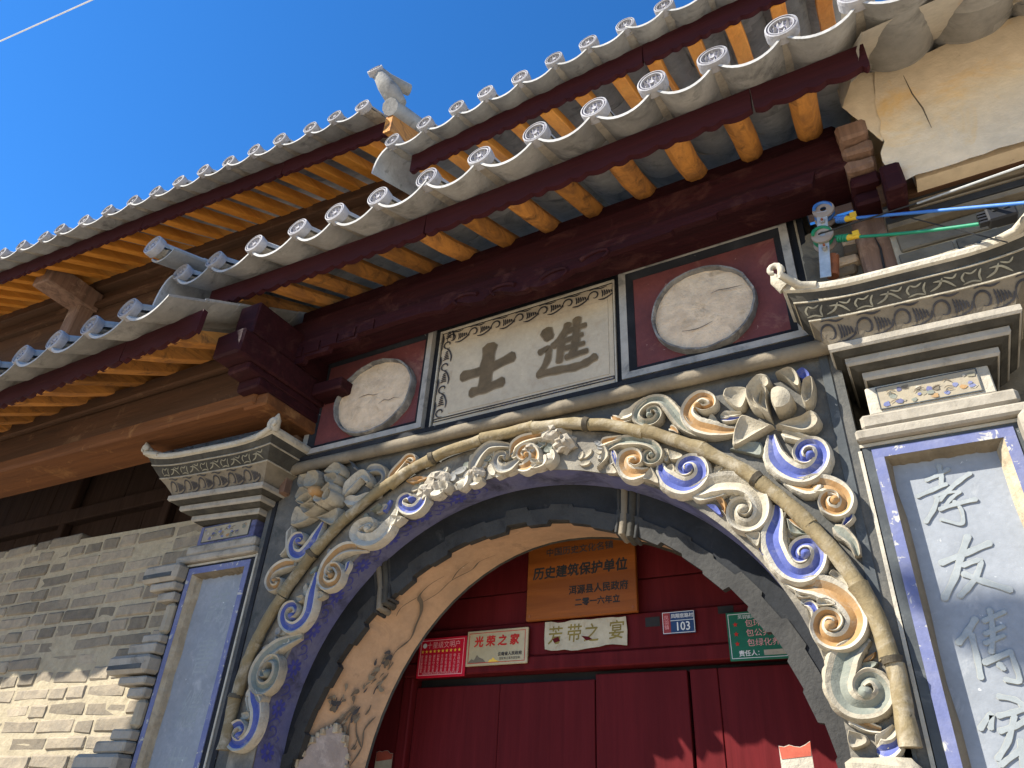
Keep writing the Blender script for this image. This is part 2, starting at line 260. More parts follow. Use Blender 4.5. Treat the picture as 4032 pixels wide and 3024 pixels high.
SCROLLS=[
 ('ochre',0.075,0.050,[(-0.864, 2.859), (-0.897, 2.846), (-0.933, 2.848), (-0.959, 2.869), (-0.971, 2.902), (-0.963, 2.929), (-0.938, 2.938), (-0.914, 2.932), (-0.901, 2.913), (-0.902, 2.894), (-0.917, 2.889), (-0.929, 2.901)]),
 ('sage',0.050,0.045,[(-1.052, 2.989), (-0.998, 3.008), (-0.935, 3.004), (-0.875, 2.985), (-0.832, 2.953), (-0.812, 2.917), (-0.824, 2.888), (-0.851, 2.881), (-0.871, 2.895), (-0.869, 2.92), (-0.854, 2.926), (-0.846, 2.913)]),
 ('ochre',0.040,0.040,[(-1.08, 3.019), (-1.045, 3.025), (-1.007, 3.025), (-0.975, 3.025)]),
 ('blue',0.030,0.030,[(-1.027, 2.987), (-1.015, 2.949), (-1.004, 2.908), (-0.989, 2.87), (-0.975, 2.848)]),
 ('blue',0.085,0.055,[(-0.816, 2.874), (-0.81, 2.836), (-0.789, 2.799), (-0.757, 2.769), (-0.717, 2.75), (-0.675, 2.758), (-0.648, 2.785), (-0.645, 2.82), (-0.659, 2.847), (-0.683, 2.859), (-0.712, 2.854), (-0.727, 2.833), (-0.718, 2.81), (-0.698, 2.809), (-0.692, 2.823)]),
 ('cream',0.085,0.055,[(-0.738, 2.727), (-0.662, 2.731), (-0.607, 2.743), (-0.554, 2.742), (-0.504, 2.728), (-0.467, 2.7), (-0.447, 2.661), (-0.441, 2.622), (-0.448, 2.588), (-0.469, 2.562), (-0.502, 2.554), (-0.533, 2.569), (-0.547, 2.595), (-0.544, 2.625), (-0.526, 2.646), (-0.501, 2.645), (-0.488, 2.627), (-0.498, 2.609), (-0.51, 2.614)]),
 ('blue',0.085,0.055,[(-0.39, 2.627), (-0.394, 2.583), (-0.406, 2.545), (-0.419, 2.508), (-0.421, 2.476), (-0.412, 2.437), (-0.399, 2.401), (-0.378, 2.374), (-0.348, 2.36), (-0.316, 2.365), (-0.291, 2.386), (-0.277, 2.415), (-0.279, 2.445), (-0.296, 2.464), (-0.322, 2.468), (-0.345, 2.456), (-0.355, 2.435), (-0.347, 2.414), (-0.329, 2.412), (-0.319, 2.425)]),
 ('ochre',0.085,0.055,[(-0.4, 2.353), (-0.36, 2.328), (-0.305, 2.316), (-0.259, 2.296), (-0.226, 2.265), (-0.206, 2.227), (-0.202, 2.192), (-0.218, 2.158), (-0.246, 2.136), (-0.281, 2.133), (-0.309, 2.148), (-0.321, 2.177), (-0.312, 2.207), (-0.291, 2.222), (-0.266, 2.216), (-0.257, 2.197), (-0.269, 2.181), (-0.283, 2.183)]),
 ('blue',0.030,0.030,[(-0.355, 2.267), (-0.333, 2.261), (-0.322, 2.237), (-0.331, 2.202), (-0.342, 2.184)]),
 ('sage',0.095,0.055,[(-0.183, 2.147), (-0.228, 2.113), (-0.258, 2.082), (-0.274, 2.047), (-0.287, 2.012), (-0.285, 1.976), (-0.265, 1.948), (-0.235, 1.939), (-0.199, 1.943), (-0.172, 1.964), (-0.165, 1.99), (-0.178, 2.017), (-0.201, 2.026), (-0.226, 2.012), (-0.232, 1.989), (-0.217, 1.98)]),
 ('ochre',0.050,0.030,[(-0.276, 1.933), (-0.254, 1.909), (-0.228, 1.889), (-0.197, 1.879)]),
 ('blue',0.060,0.040,[(-0.221, 1.825), (-0.192, 1.825), (-0.165, 1.838), (-0.147, 1.859)]),
 ('cream',0.050,0.030,[(-0.215, 1.838), (-0.185, 1.86), (-0.165, 1.879), (-0.157, 1.888)]),
 ('ochre',0.035,0.040,[(-0.357, 2.577), (-0.341, 2.556), (-0.324, 2.533), (-0.307, 2.511)]),
 ('ochre',0.065,0.050,[(-1.493, 2.99), (-1.443, 2.974), (-1.401, 2.993), (-1.393, 3.028), (-1.416, 3.063), (-1.454, 3.071), (-1.471, 3.044), (-1.451, 3.018), (-1.43, 3.029)]),
 ('ochre',0.050,0.050,[(-1.528, 3.049), (-1.506, 3.094), (-1.462, 3.117), (-1.399, 3.119), (-1.331, 3.113), (-1.258, 3.101)]),
 ('grey',0.055,0.045,[(-1.477, 3.033), (-1.519, 2.992), (-1.569, 2.989), (-1.598, 3.026), (-1.587, 3.061), (-1.552, 3.06), (-1.547, 3.034)]),
 ('grey',0.060,0.050,[(-1.725, 2.982), (-1.723, 3.031), (-1.694, 3.083), (-1.644, 3.12), (-1.584, 3.114), (-1.525, 3.095)]),
 ('white',0.060,0.050,[(-1.365, 3.016), (-1.352, 2.984), (-1.375, 2.968), (-1.406, 2.964)]),
 ('white',0.050,0.050,[(-1.329, 3.033), (-1.304, 2.998), (-1.31, 2.97), (-1.333, 2.956)]),
 ('white',0.050,0.045,[(-1.73, 2.964), (-1.702, 2.947), (-1.663, 2.952)]),
 ('white',0.080,0.050,[(-1.779, 2.985), (-1.769, 2.953), (-1.782, 2.918)]),
 ('white',0.090,0.050,[(-1.949, 2.966), (-1.911, 2.947), (-1.87, 2.952), (-1.874, 2.922)]),
 ('blue',0.070,0.050,[(-2.005, 2.957), (-1.997, 2.901), (-2.029, 2.865), (-2.077, 2.864), (-2.12, 2.892), (-2.121, 2.926), (-2.088, 2.937), (-2.061, 2.916)]),
 ('white',0.085,0.055,[(-2.158, 2.89), (-2.167, 2.828), (-2.206, 2.773), (-2.264, 2.742), (-2.335, 2.749), (-2.382, 2.781), (-2.375, 2.817), (-2.333, 2.836), (-2.292, 2.835), (-2.277, 2.807), (-2.305, 2.799)]),
 ('ochre',0.070,0.050,[(-2.301, 2.704), (-2.403, 2.723), (-2.477, 2.711), (-2.532, 2.666), (-2.552, 2.62), (-2.551, 2.572), (-2.505, 2.541), (-2.451, 2.553), (-2.439, 2.595), (-2.475, 2.635), (-2.513, 2.634), (-2.521, 2.605), (-2.49, 2.589)]),
 ('blue',0.030,0.030,[(-2.412, 2.661), (-2.411, 2.622), (-2.422, 2.591)]),
 ('blue',0.075,0.050,[(-2.613, 2.627), (-2.603, 2.56), (-2.598, 2.483), (-2.598, 2.425), (-2.624, 2.379), (-2.679, 2.355), (-2.736, 2.377), (-2.762, 2.422), (-2.746, 2.461), (-2.699, 2.466), (-2.674, 2.432), (-2.699, 2.411)]),
 ('sage',0.080,0.050,[(-2.627, 2.318), (-2.734, 2.286), (-2.809, 2.246), (-2.856, 2.196), (-2.867, 2.145), (-2.836, 2.099), (-2.781, 2.086), (-2.735, 2.113), (-2.721, 2.165), (-2.742, 2.21), (-2.788, 2.217), (-2.817, 2.186), (-2.815, 2.154), (-2.779, 2.152)]),
 ('blue',0.080,0.050,[(-2.898, 2.12), (-2.85, 2.06), (-2.805, 2.007), (-2.788, 1.946), (-2.8, 1.891), (-2.841, 1.855), (-2.894, 1.852), (-2.932, 1.882), (-2.923, 1.922), (-2.882, 1.937), (-2.849, 1.911), (-2.871, 1.887)]),
 ('cream',0.030,0.030,[(-2.902, 2.072), (-2.879, 2.029), (-2.852, 1.987)]),
 ('grey',0.050,0.040,[(-2.414, 3.127), (-2.358, 3.142), (-2.298, 3.129), (-2.265, 3.091), (-2.268, 3.051), (-2.309, 3.022)]),
 ('white',0.070,0.050,[(-2.532, 3.025), (-2.487, 3.067), (-2.417, 3.114), (-2.381, 3.099), (-2.347, 3.061), (-2.366, 3.05)]),
 ('white',0.060,0.040,[(-2.521, 3.001), (-2.429, 2.972), (-2.353, 2.986), (-2.276, 2.986)]),
 ('ochre',0.045,0.040,[(-2.249, 3.034), (-2.208, 3.089), (-2.16, 3.134), (-2.129, 3.162), (-2.096, 3.157), (-2.079, 3.132), (-2.097, 3.117), (-2.122, 3.131)]),
 ('blue',0.075,0.050,[(-2.637, 2.894), (-2.646, 2.843), (-2.66, 2.793), (-2.697, 2.747), (-2.74, 2.722), (-2.79, 2.741), (-2.812, 2.787), (-2.797, 2.825), (-2.753, 2.827), (-2.737, 2.801), (-2.761, 2.798)]),
 ('ochre',0.065,0.050,[(-2.75, 2.686), (-2.841, 2.684), (-2.901, 2.659), (-2.92, 2.611), (-2.89, 2.571), (-2.848, 2.57), (-2.836, 2.599), (-2.868, 2.605)]),
 ('cream',0.050,0.040,[(-2.86, 2.905), (-2.853, 2.859), (-2.845, 2.813), (-2.843, 2.77), (-2.873, 2.734)]),
 ('sage',0.060,0.050,[(-0.617, 2.952), (-0.686, 3.006), (-0.722, 3.059), (-0.754, 3.119), (-0.788, 3.163), (-0.841, 3.173), (-0.886, 3.148), (-0.902, 3.107), (-0.874, 3.071), (-0.826, 3.066), (-0.801, 3.095), (-0.815, 3.125), (-0.841, 3.125), (-0.843, 3.099)]),
 ('ochre',0.075,0.055,[(-0.492, 2.959), (-0.544, 2.963), (-0.604, 2.984), (-0.655, 3.016), (-0.681, 3.067), (-0.662, 3.114), (-0.619, 3.138), (-0.581, 3.117), (-0.577, 3.085), (-0.61, 3.076), (-0.636, 3.093)]),
 ('blue',0.030,0.030,[(-0.554, 3.028), (-0.514, 3.014), (-0.475, 3.01)]),
 ('cream',0.035,0.030,[(-0.555, 3.042), (-0.512, 3.035), (-0.47, 3.028)]),
 ('white',0.050,0.040,[(-0.992, 3.134), (-0.936, 3.139), (-0.896, 3.166), (-0.857, 3.186)]),
 ('ochre',0.035,0.030,[(-1.025, 3.154), (-0.997, 3.123), (-0.942, 3.111), (-0.909, 3.127)]),
 ('ochre',0.030,0.030,[(-0.77, 3.036), (-0.746, 3.019), (-0.732, 2.999)]),
 ('blue',0.085,0.055,[(-0.371, 2.912), (-0.372, 2.856), (-0.368, 2.809), (-0.347, 2.767), (-0.306, 2.729), (-0.264, 2.721), (-0.225, 2.744), (-0.204, 2.784), (-0.21, 2.822), (-0.236, 2.84), (-0.266, 2.834), (-0.283, 2.809), (-0.279, 2.782), (-0.259, 2.773), (-0.244, 2.787)]),
 ('cream',0.050,0.040,[(-0.333, 2.915), (-0.305, 2.9), (-0.271, 2.875), (-0.237, 2.859)]),
 ('ochre',0.075,0.050,[(-0.356, 2.728), (-0.311, 2.692), (-0.266, 2.673), (-0.255, 2.682), (-0.209, 2.67), (-0.171, 2.641), (-0.157, 2.606), (-0.17, 2.573), (-0.196, 2.563), (-0.224, 2.58), (-0.23, 2.609), (-0.214, 2.629), (-0.193, 2.623), (-0.193, 2.605)]),
 ('blue',0.035,0.040,[(-0.154, 2.56), (-0.166, 2.534), (-0.184, 2.513)]),
 ('sage',0.050,0.040,[(-0.216, 2.521), (-0.191, 2.49), (-0.165, 2.449), (-0.159, 2.405)]),
]
LEAVES=[
 ('cream',[(-0.801, 2.941), (-0.778, 2.94), (-0.779, 2.882), (-0.799, 2.88)]),
 ('cream',[(-0.773, 2.928), (-0.715, 2.892), (-0.733, 2.874), (-0.773, 2.881)]),
 ('cream',[(-0.849, 2.862), (-0.891, 2.814), (-0.862, 2.8), (-0.82, 2.774), (-0.821, 2.804)]),
 ('cream',[(-1.056, 2.898), (-1.033, 2.919), (-1.001, 2.868), (-1.05, 2.874)]),
 ('cream',[(-1.074, 2.921), (-1.063, 3.001), (-1.047, 3.001), (-1.036, 2.946), (-1.094, 2.899)]),
 ('sage',[(-0.621, 2.848), (-0.611, 2.778), (-0.628, 2.772)]),
 ('cream',[(-0.595, 2.831), (-0.567, 2.823), (-0.573, 2.789), (-0.603, 2.783)]),
 ('cream',[(-0.787, 2.853), (-0.763, 2.861), (-0.751, 2.834), (-0.764, 2.812), (-0.789, 2.823)]),
 ('ochre',[(-0.605, 2.684), (-0.577, 2.679), (-0.568, 2.642), (-0.574, 2.61), (-0.586, 2.644)]),
 ('blue',[(-0.649, 2.671), (-0.612, 2.665), (-0.591, 2.623), (-0.604, 2.62)]),
 ('white',[(-0.7, 2.705), (-0.635, 2.706), (-0.574, 2.702), (-0.568, 2.689), (-0.672, 2.681)]),
 ('cream',[(-0.516, 2.526), (-0.471, 2.53), (-0.455, 2.52), (-0.468, 2.476), (-0.481, 2.472)]),
 ('cream',[(-0.407, 2.488), (-0.39, 2.509), (-0.367, 2.506), (-0.369, 2.473), (-0.388, 2.453), (-0.407, 2.468)]),
 ('white',[(-0.373, 2.59), (-0.361, 2.593), (-0.374, 2.548), (-0.373, 2.512), (-0.384, 2.516)]),
 ('sage',[(-0.364, 2.567), (-0.336, 2.524), (-0.303, 2.499), (-0.286, 2.487), (-0.322, 2.495), (-0.359, 2.51)]),
 ('cream',[(-0.555, 2.684), (-0.532, 2.706), (-0.499, 2.686), (-0.557, 2.671)]),
 ('blue',[(-0.474, 2.469), (-0.456, 2.474), (-0.453, 2.446), (-0.463, 2.442)]),
 ('cream',[(-0.581, 2.789), (-0.544, 2.791), (-0.514, 2.774), (-0.551, 2.775)]),
 ('cream',[(-0.299, 2.355), (-0.271, 2.378), (-0.257, 2.398), (-0.276, 2.362)]),
 ('cream',[(-0.378, 2.315), (-0.358, 2.293), (-0.309, 2.288), (-0.321, 2.281), (-0.371, 2.286)]),
 ('cream',[(-0.308, 2.272), (-0.274, 2.273), (-0.249, 2.247), (-0.312, 2.249)]),
 ('cream',[(-0.348, 2.26), (-0.332, 2.239), (-0.334, 2.208), (-0.346, 2.201)]),
 ('cream',[(-0.327, 2.116), (-0.266, 2.112), (-0.307, 2.082), (-0.322, 2.082)]),
 ('cream',[(-0.26, 2.352), (-0.204, 2.294), (-0.211, 2.331), (-0.242, 2.367)]),
 ('ochre',[(-0.166, 2.103), (-0.178, 2.082), (-0.212, 2.066), (-0.216, 2.059), (-0.205, 2.08)]),
 ('cream',[(-0.254, 2.068), (-0.218, 2.073), (-0.223, 2.045), (-0.249, 2.039), (-0.257, 2.05)]),
 ('cream',[(-0.286, 1.88), (-0.239, 1.863), (-0.24, 1.84), (-0.285, 1.827), (-0.294, 1.853)]),
 ('white',[(-0.208, 2.055), (-0.174, 2.053), (-0.165, 2.014), (-0.191, 2.036)]),
 ('blue',[(-0.178, 2.036), (-0.16, 2.021), (-0.16, 2.007), (-0.174, 2.022)]),
 ('white',[(-1.418, 3.012), (-1.375, 2.997), (-1.356, 2.976), (-1.405, 2.982)]),
 ('white',[(-1.542, 2.981), (-1.498, 2.988), (-1.485, 2.97), (-1.534, 2.955)]),
 ('white',[(-1.598, 2.967), (-1.554, 2.971), (-1.547, 2.958), (-1.591, 2.947)]),
 ('white',[(-2.177, 2.854), (-2.091, 2.829), (-2.161, 2.79)]),
 ('white',[(-2.018, 2.855), (-1.964, 2.904), (-1.957, 2.886), (-1.999, 2.852)]),
 ('ochre',[(-2.123, 3.029), (-2.051, 3.042), (-1.975, 3.02), (-2.022, 3.011), (-2.075, 3.007)]),
 ('sage',[(-2.311, 2.9), (-2.255, 2.926), (-2.265, 2.901), (-2.299, 2.89)]),
 ('blue',[(-2.248, 2.89), (-2.213, 2.945), (-2.201, 2.934), (-2.227, 2.883)]),
 ('cream',[(-2.581, 2.528), (-2.532, 2.517), (-2.518, 2.492), (-2.569, 2.48)]),
 ('cream',[(-2.693, 2.503), (-2.647, 2.51), (-2.641, 2.486), (-2.668, 2.471)]),
 ('cream',[(-2.85, 2.278), (-2.745, 2.328), (-2.648, 2.344), (-2.702, 2.314), (-2.809, 2.276)]),
 ('cream',[(-2.901, 1.986), (-2.847, 1.99), (-2.836, 1.959), (-2.882, 1.955)]),
 ('cream',[(-2.832, 2.062), (-2.769, 2.06), (-2.767, 2.029), (-2.797, 2.025)]),
 ('cream',[(-0.611, 3.027), (-0.588, 3.061), (-0.567, 3.022), (-0.583, 3.009)]),
 ('cream',[(-0.598, 2.814), (-0.556, 2.811), (-0.587, 2.781), (-0.605, 2.789)]),
 ('white',[(-0.583, 2.78), (-0.545, 2.788), (-0.511, 2.767)]),
 ('sage',[(-0.537, 2.885), (-0.474, 2.902), (-0.413, 2.889), (-0.415, 2.83), (-0.479, 2.858)]),
 ('cream',[(-2.769, 2.698), (-2.753, 2.701), (-2.744, 2.67), (-2.766, 2.669)]),
 ('grey',[(-2.459, 3.159), (-2.515, 3.217), (-2.5, 3.2), (-2.469, 3.156)]),
]
PET_R=[[(-0.35, 2.951), (-0.401, 2.985), (-0.45, 3.018), (-0.474, 2.992), (-0.493, 2.944), (-0.499, 2.894), (-0.464, 2.901), (-0.409, 2.925), (-0.371, 2.941)], [(-0.347, 2.945), (-0.305, 2.956), (-0.254, 2.962), (-0.217, 2.977), (-0.195, 2.936), (-0.217, 2.903), (-0.259, 2.898), (-0.303, 2.919)], [(-0.381, 2.998), (-0.414, 3.025), (-0.429, 3.079), (-0.421, 3.126), (-0.378, 3.166), (-0.342, 3.153), (-0.334, 3.113), (-0.364, 3.088), (-0.385, 3.03)], [(-0.316, 3.15), (-0.267, 3.162), (-0.242, 3.136), (-0.235, 3.086), (-0.243, 3.063), (-0.265, 3.091), (-0.288, 3.126)], [(-0.227, 3.09), (-0.21, 3.102), (-0.193, 3.097), (-0.196, 3.045), (-0.211, 3.003), (-0.235, 2.988), (-0.243, 3.032)], [(-0.352, 2.967), (-0.383, 3.005), (-0.403, 3.054), (-0.393, 3.086), (-0.366, 3.111), (-0.346, 3.084), (-0.355, 3.036)], [(-0.341, 2.97), (-0.354, 3.023), (-0.346, 3.084), (-0.31, 3.097), (-0.275, 3.075), (-0.255, 3.035), (-0.265, 2.989), (-0.304, 2.965)], [(-0.244, 3.156), (-0.214, 3.173), (-0.191, 3.138), (-0.198, 3.108), (-0.23, 3.12)], [(-0.533, 3.125), (-0.516, 3.157), (-0.456, 3.148), (-0.426, 3.124), (-0.438, 3.075), (-0.464, 3.037), (-0.494, 3.057), (-0.522, 3.1)]]
PET_L=[[(-2.689, 2.93), (-2.78, 2.994), (-2.83, 3.007), (-2.834, 2.912), (-2.751, 2.908), (-2.704, 2.923)], [(-2.665, 2.922), (-2.592, 2.937), (-2.531, 2.954), (-2.525, 2.909), (-2.541, 2.864), (-2.608, 2.891)], [(-2.675, 3.158), (-2.607, 3.202), (-2.548, 3.167), (-2.548, 3.12), (-2.618, 3.133)], [(-2.824, 3.171), (-2.751, 3.162), (-2.757, 3.097), (-2.8, 3.086), (-2.828, 3.124)], [(-2.652, 3.135), (-2.579, 3.135), (-2.55, 3.107), (-2.569, 3.069), (-2.629, 3.089)], [(-2.809, 3.036), (-2.789, 3.088), (-2.741, 3.08), (-2.695, 3.035), (-2.765, 3.001)], [(-2.752, 3.167), (-2.688, 3.165), (-2.654, 3.121), (-2.666, 3.076), (-2.738, 3.07), (-2.763, 3.098)], [(-2.746, 2.975), (-2.7, 2.927), (-2.631, 2.961), (-2.659, 2.984), (-2.727, 2.985)], [(-2.777, 3.003), (-2.712, 2.974), (-2.659, 3.006), (-2.696, 3.04), (-2.76, 3.023)], [(-2.606, 3.038), (-2.564, 3.072), (-2.551, 3.038), (-2.59, 2.972), (-2.632, 2.966), (-2.657, 2.997)], [(-2.562, 3.04), (-2.534, 3.013), (-2.541, 2.973), (-2.577, 2.966), (-2.59, 2.995)], [(-2.691, 3.044), (-2.656, 3.061), (-2.614, 3.049), (-2.61, 3.012), (-2.665, 3.007)]]
GLYPHS={
 'jin':[([(-1.371, 3.737), (-1.352, 3.687)], 0.0578), ([(-1.404, 3.611), (-1.355, 3.621), (-1.359, 3.553), (-1.396, 3.485)], 0.031), ([(-1.407, 3.482), (-1.305, 3.478), (-1.207, 3.471), (-1.15, 3.48), (-1.102, 3.501)], 0.0372), ([(-1.246, 3.74), (-1.275, 3.678), (-1.327, 3.627)], 0.0364), ([(-1.281, 3.646), (-1.293, 3.525)], 0.0359), ([(-1.198, 3.758), (-1.206, 3.618), (-1.223, 3.55)], 0.038), ([(-1.267, 3.694), (-1.153, 3.704)], 0.0289), ([(-1.274, 3.64), (-1.17, 3.652)], 0.025), ([(-1.265, 3.595), (-1.162, 3.596)], 0.0247), ([(-1.256, 3.54), (-1.146, 3.547)], 0.0279)],
 'shi':[([(-1.859, 3.593), (-1.708, 3.599), (-1.558, 3.634)], 0.0557), ([(-1.702, 3.74), (-1.711, 3.615), (-1.715, 3.483)], 0.0777), ([(-1.795, 3.476), (-1.707, 3.481), (-1.61, 3.495)], 0.0498)],
 'xiao':[([(0.099, 2.668), (0.134, 2.679), (0.173, 2.697)], 0.0156), ([(0.148, 2.715), (0.146, 2.674), (0.14, 2.646)], 0.0172), ([(0.059, 2.614), (0.108, 2.629), (0.154, 2.644)], 0.0155), ([(0.231, 2.67), (0.192, 2.647), (0.157, 2.622), (0.121, 2.59)], 0.0165), ([(0.111, 2.605), (0.147, 2.613), (0.186, 2.61)], 0.0122), ([(0.186, 2.61), (0.156, 2.591), (0.136, 2.57)], 0.0134), ([(0.161, 2.58), (0.175, 2.547), (0.169, 2.504), (0.153, 2.501), (0.109, 2.524)], 0.0125), ([(0.117, 2.597), (0.096, 2.559), (0.064, 2.52)], 0.0158), ([(0.114, 2.558), (0.164, 2.569), (0.224, 2.576)], 0.0165)],
 'you':[([(0.075, 2.378), (0.158, 2.404), (0.224, 2.426)], 0.0222), ([(0.171, 2.457), (0.132, 2.387), (0.103, 2.33), (0.057, 2.265)], 0.0231), ([(0.133, 2.364), (0.184, 2.373), (0.159, 2.323), (0.125, 2.288), (0.101, 2.268)], 0.019), ([(0.128, 2.337), (0.176, 2.307), (0.239, 2.274)], 0.0216)],
 'chuan':[([(0.125, 2.197), (0.097, 2.162), (0.062, 2.128)], 0.0206), ([(0.103, 2.152), (0.101, 2.08), (0.096, 2.026)], 0.0192), ([(0.17, 2.221), (0.16, 2.153), (0.141, 2.096)], 0.0171), ([(0.145, 2.188), (0.206, 2.211)], 0.0162), ([(0.139, 2.15), (0.192, 2.169)], 0.0152), ([(0.132, 2.123), (0.185, 2.142)], 0.0151), ([(0.116, 2.068), (0.19, 2.095)], 0.0198), ([(0.189, 2.097), (0.192, 2.054), (0.189, 2.013), (0.156, 2.019)], 0.0163), ([(0.152, 2.062), (0.16, 2.049)], 0.0195)],
 'jia':[([(0.126, 1.974), (0.164, 1.964), (0.178, 1.95)], 0.0175), ([(0.059, 1.889), (0.096, 1.927), (0.085, 1.89)], 0.0173), ([(0.112, 1.922), (0.15, 1.93), (0.187, 1.941)], 0.0173), ([(0.105, 1.882), (0.144, 1.894), (0.182, 1.911)], 0.0178), ([(0.152, 1.922), (0.12, 1.858), (0.081, 1.811)], 0.017), ([(0.084, 1.796), (0.138, 1.831), (0.175, 1.858)], 0.0174), ([(0.149, 1.858), (0.133, 1.774)], 0.0174)],
}
BLUE_W= ((0.074, -0.155, 3.745), (2.126, -1.215, 2.177))
GREEN_W= ((0.063, -0.155, 3.646), (0.501, -0.33, 3.382))
BLACK_W= ((-0.044, -0.18, 3.687), (0.31, -0.25, 3.634))
BLACK2_W= ((0.221, -0.22, 3.65), (0.512, -0.28, 3.324))
STEEL_W= ((0.309, -0.25, 3.632), (1.465, -1.05, 3.028))
SKY_W= ((-10.883, -1.6, 9.729), (-3.855, -0.7, 9.525))
# ================================================================== SETTING
g = MB(); g.add([(-400,-400,0),(400,-400,0),(400,400,0),(-400,400,0)], [(0,1,2,3)])
o = g.build('ground', 'paving'); o['kind'] = 'structure'

# unseen block added out of frame on the left, shaped to shade the left pillar
nb = thing('added_shade_block', 'unseen plastered block added to cast shade on the left pillar', 'shadow caster')
SH = 3.6                                                    # metres in front of the gate wall along y
MB().box(-4.03-SH, -2.55-SH, -SH-.35, -SH, 0, 9.6).build('wall', 'tanplaster', nb)  # body of the added shadow block
MB().box(-4.2-SH, -2.4-SH, -SH-.5, -SH+.1, 9.6, 9.75).build('roof', 'tile', nb)  # cap of the added shadow block

lp = thing('added_blob_caster', 'unseen shadow caster on a long arm, added to throw a blob on the right panel', 'lamp')  # unseen object added out of frame for the blurred shadow on the right pillar
MB().tube([(2.2,-5.6,0),(2.2,-5.6,6.9)],[.07,.05],10).build('pole','steel',lp,smooth=40); MB().tube([(2.2,-5.6,6.85),(-1.0,-4.4,6.95),(-3.0,-3.55,6.72)],[.03,.028,.025],8).build('arm','steel',lp,smooth=40); MB().tube([(-2.95,-3.58,6.72),(-3.1,-3.52,6.71),(-3.25,-3.45,6.69),(-3.42,-3.37,6.66)],[.06,.10,.10,.05],12).build('caster_head','steel',lp,smooth=50)
# ================================================================== ROOFS
def disc_mesh(r):
    mb = MB(); n = 28
    prof = [(0,-.010),(.16,-.012),(.17,-.004),(.70,-.004),(.72,-.016),(.80,-.016),(.82,-.010),(.88,-.010),(.90,-.018),(1.0,-.016),(1.03,-.004),(1.0,.028),(.86,.03)]
    for (a, ya), (b, yb) in zip(prof, prof[1:]):
        for j in range(n):
            t0, t1 = 2*math.pi*j/n, 2*math.pi*(j+1)/n
            q = [(a*r*math.cos(t0),ya,a*r*math.sin(t0)),(b*r*math.cos(t0),yb,b*r*math.sin(t0)),(b*r*math.cos(t1),yb,b*r*math.sin(t1)),(a*r*math.cos(t1),ya,a*r*math.sin(t1))]
            mb.add(q if a else q[:3]+q[3:], [(0,1,2,3)] if a else [(0,1,2)], 1 if (a > .16 and b <= .70) or (a >= .8 and b <= .88) else 0)
    for k in range(8):                                      # rosette petals and tips
        t = 2*math.pi*k/8
        for rr, ln, wd in ((.42,.19,.12),(.60,.075,.10)):
            t2 = t + (math.pi/8 if rr > .5 else 0)
            c, s2 = math.cos(t2), math.sin(t2); vs = [(rr*c*r, -.017, rr*s2*r)]
            for q in range(8):
                u, v = ln*math.cos(q*math.pi/4), wd*math.sin(q*math.pi/4)
                vs.append(((rr*c+u*c-v*s2)*r, -.003 if q % 2 else -.0035, (rr*s2+u*s2+v*c)*r))
            mb.add(vs, [(0, 1+(q+1) % 8, 1+q) for q in range(8)], 0)
    return mb.build('eave_disc', ['disc','disc_deep'], smooth=35, mesh_only=True)
def cover_mesh(r, m, L, seg=.3):
    mb = MB(); n = 9; y = .0
    while y < L-.01:
        y1 = min(y+seg, L); rings = []
        for yy, k in ((y, 1.0), (y1, .92)):
            rings.append([(r*k*math.cos(math.pi*j/n), yy, yy*m + r*k*math.sin(math.pi*j/n) - .012) for j in range(n+1)])
        vs = rings[0]+rings[1]; mb.add(vs, [(j, j+n+1, j+n+2, j+1) for j in range(n)], 0)
        mb.add([*rings[0], *[(x*.8, yy, (z-(y*m-.012))*.8+y*m-.012) for x, yy, z in rings[0]]], [(j, j+1, j+n+2, j+n+1) for j in range(n)], 0)
        y = y1
    rnd = random.Random(5)                                  # mortar bed under the tile
    vs = []
    for i in range(7):
        yy = .012+L*.16*i/6.
        for sx in (-1, -.5, .5, 1):
            vs.append((sx*r*(1.0 if abs(sx) == 1 else .9)+rnd.uniform(-.005,.005), yy+rnd.uniform(-.006,.012), yy*m + (-.055 if abs(sx) < 1 else -.02)+rnd.uniform(-.006,.006)))
    mb.add(vs, [(4*i+j, 4*i+j+1, 4*i+j+5, 4*i+j+4) for i in range(6) for j in range(3)], 1)
    mb.add([(-r*.9,.012,-.01),(-r*.55,.012,-.062),(0,.014,-.05),(r*.5,.012,-.066),(r*.9,.012,-.01)], [(0,1,2,3,4)], 1)
    return mb.build('cover_tile', ['tile_edge','mortar'], smooth=40, mesh_only=True)
def pan_mesh(wd, sag, m, L):
    mb = MB(); n = 12; th = .016; vs = []
    for yy, kk in ((0, 1), (L*.5, .985), (L, .97)):
        for lay in (0, 1):
            for j in range(n+1):
                u = -1+2*j/n; z = -sag*(1-abs(u)**2.2) - lay*th
                vs.append((u*wd/2*kk, yy, yy*m + z))
    k = n+1; fs = []; ms = []
    for i in (0, 1):
        a = i*2*k; b = (i+1)*2*k
        for j in range(n):
            fs.append((a+j, a+j+1, b+j+1, b+j)); ms.append(1)
            fs.append((a+k+j+1, a+k+j, b+k+j, b+k+j+1)); ms.append(0)
        fs.append((a, b, b+k, a+k)); ms.append(0); fs.append((a+n, a+k+n, b+k+n, b+n)); ms.append(0)
    for j in range(n): fs.append((j, j+k, j+k+1, j+1)); ms.append(1)
    mb.v = vs; mb.f = fs; mb.m = ms
    return mb.build('pan_tile', ['tile','tile_edge'], smooth=40, mesh_only=True)
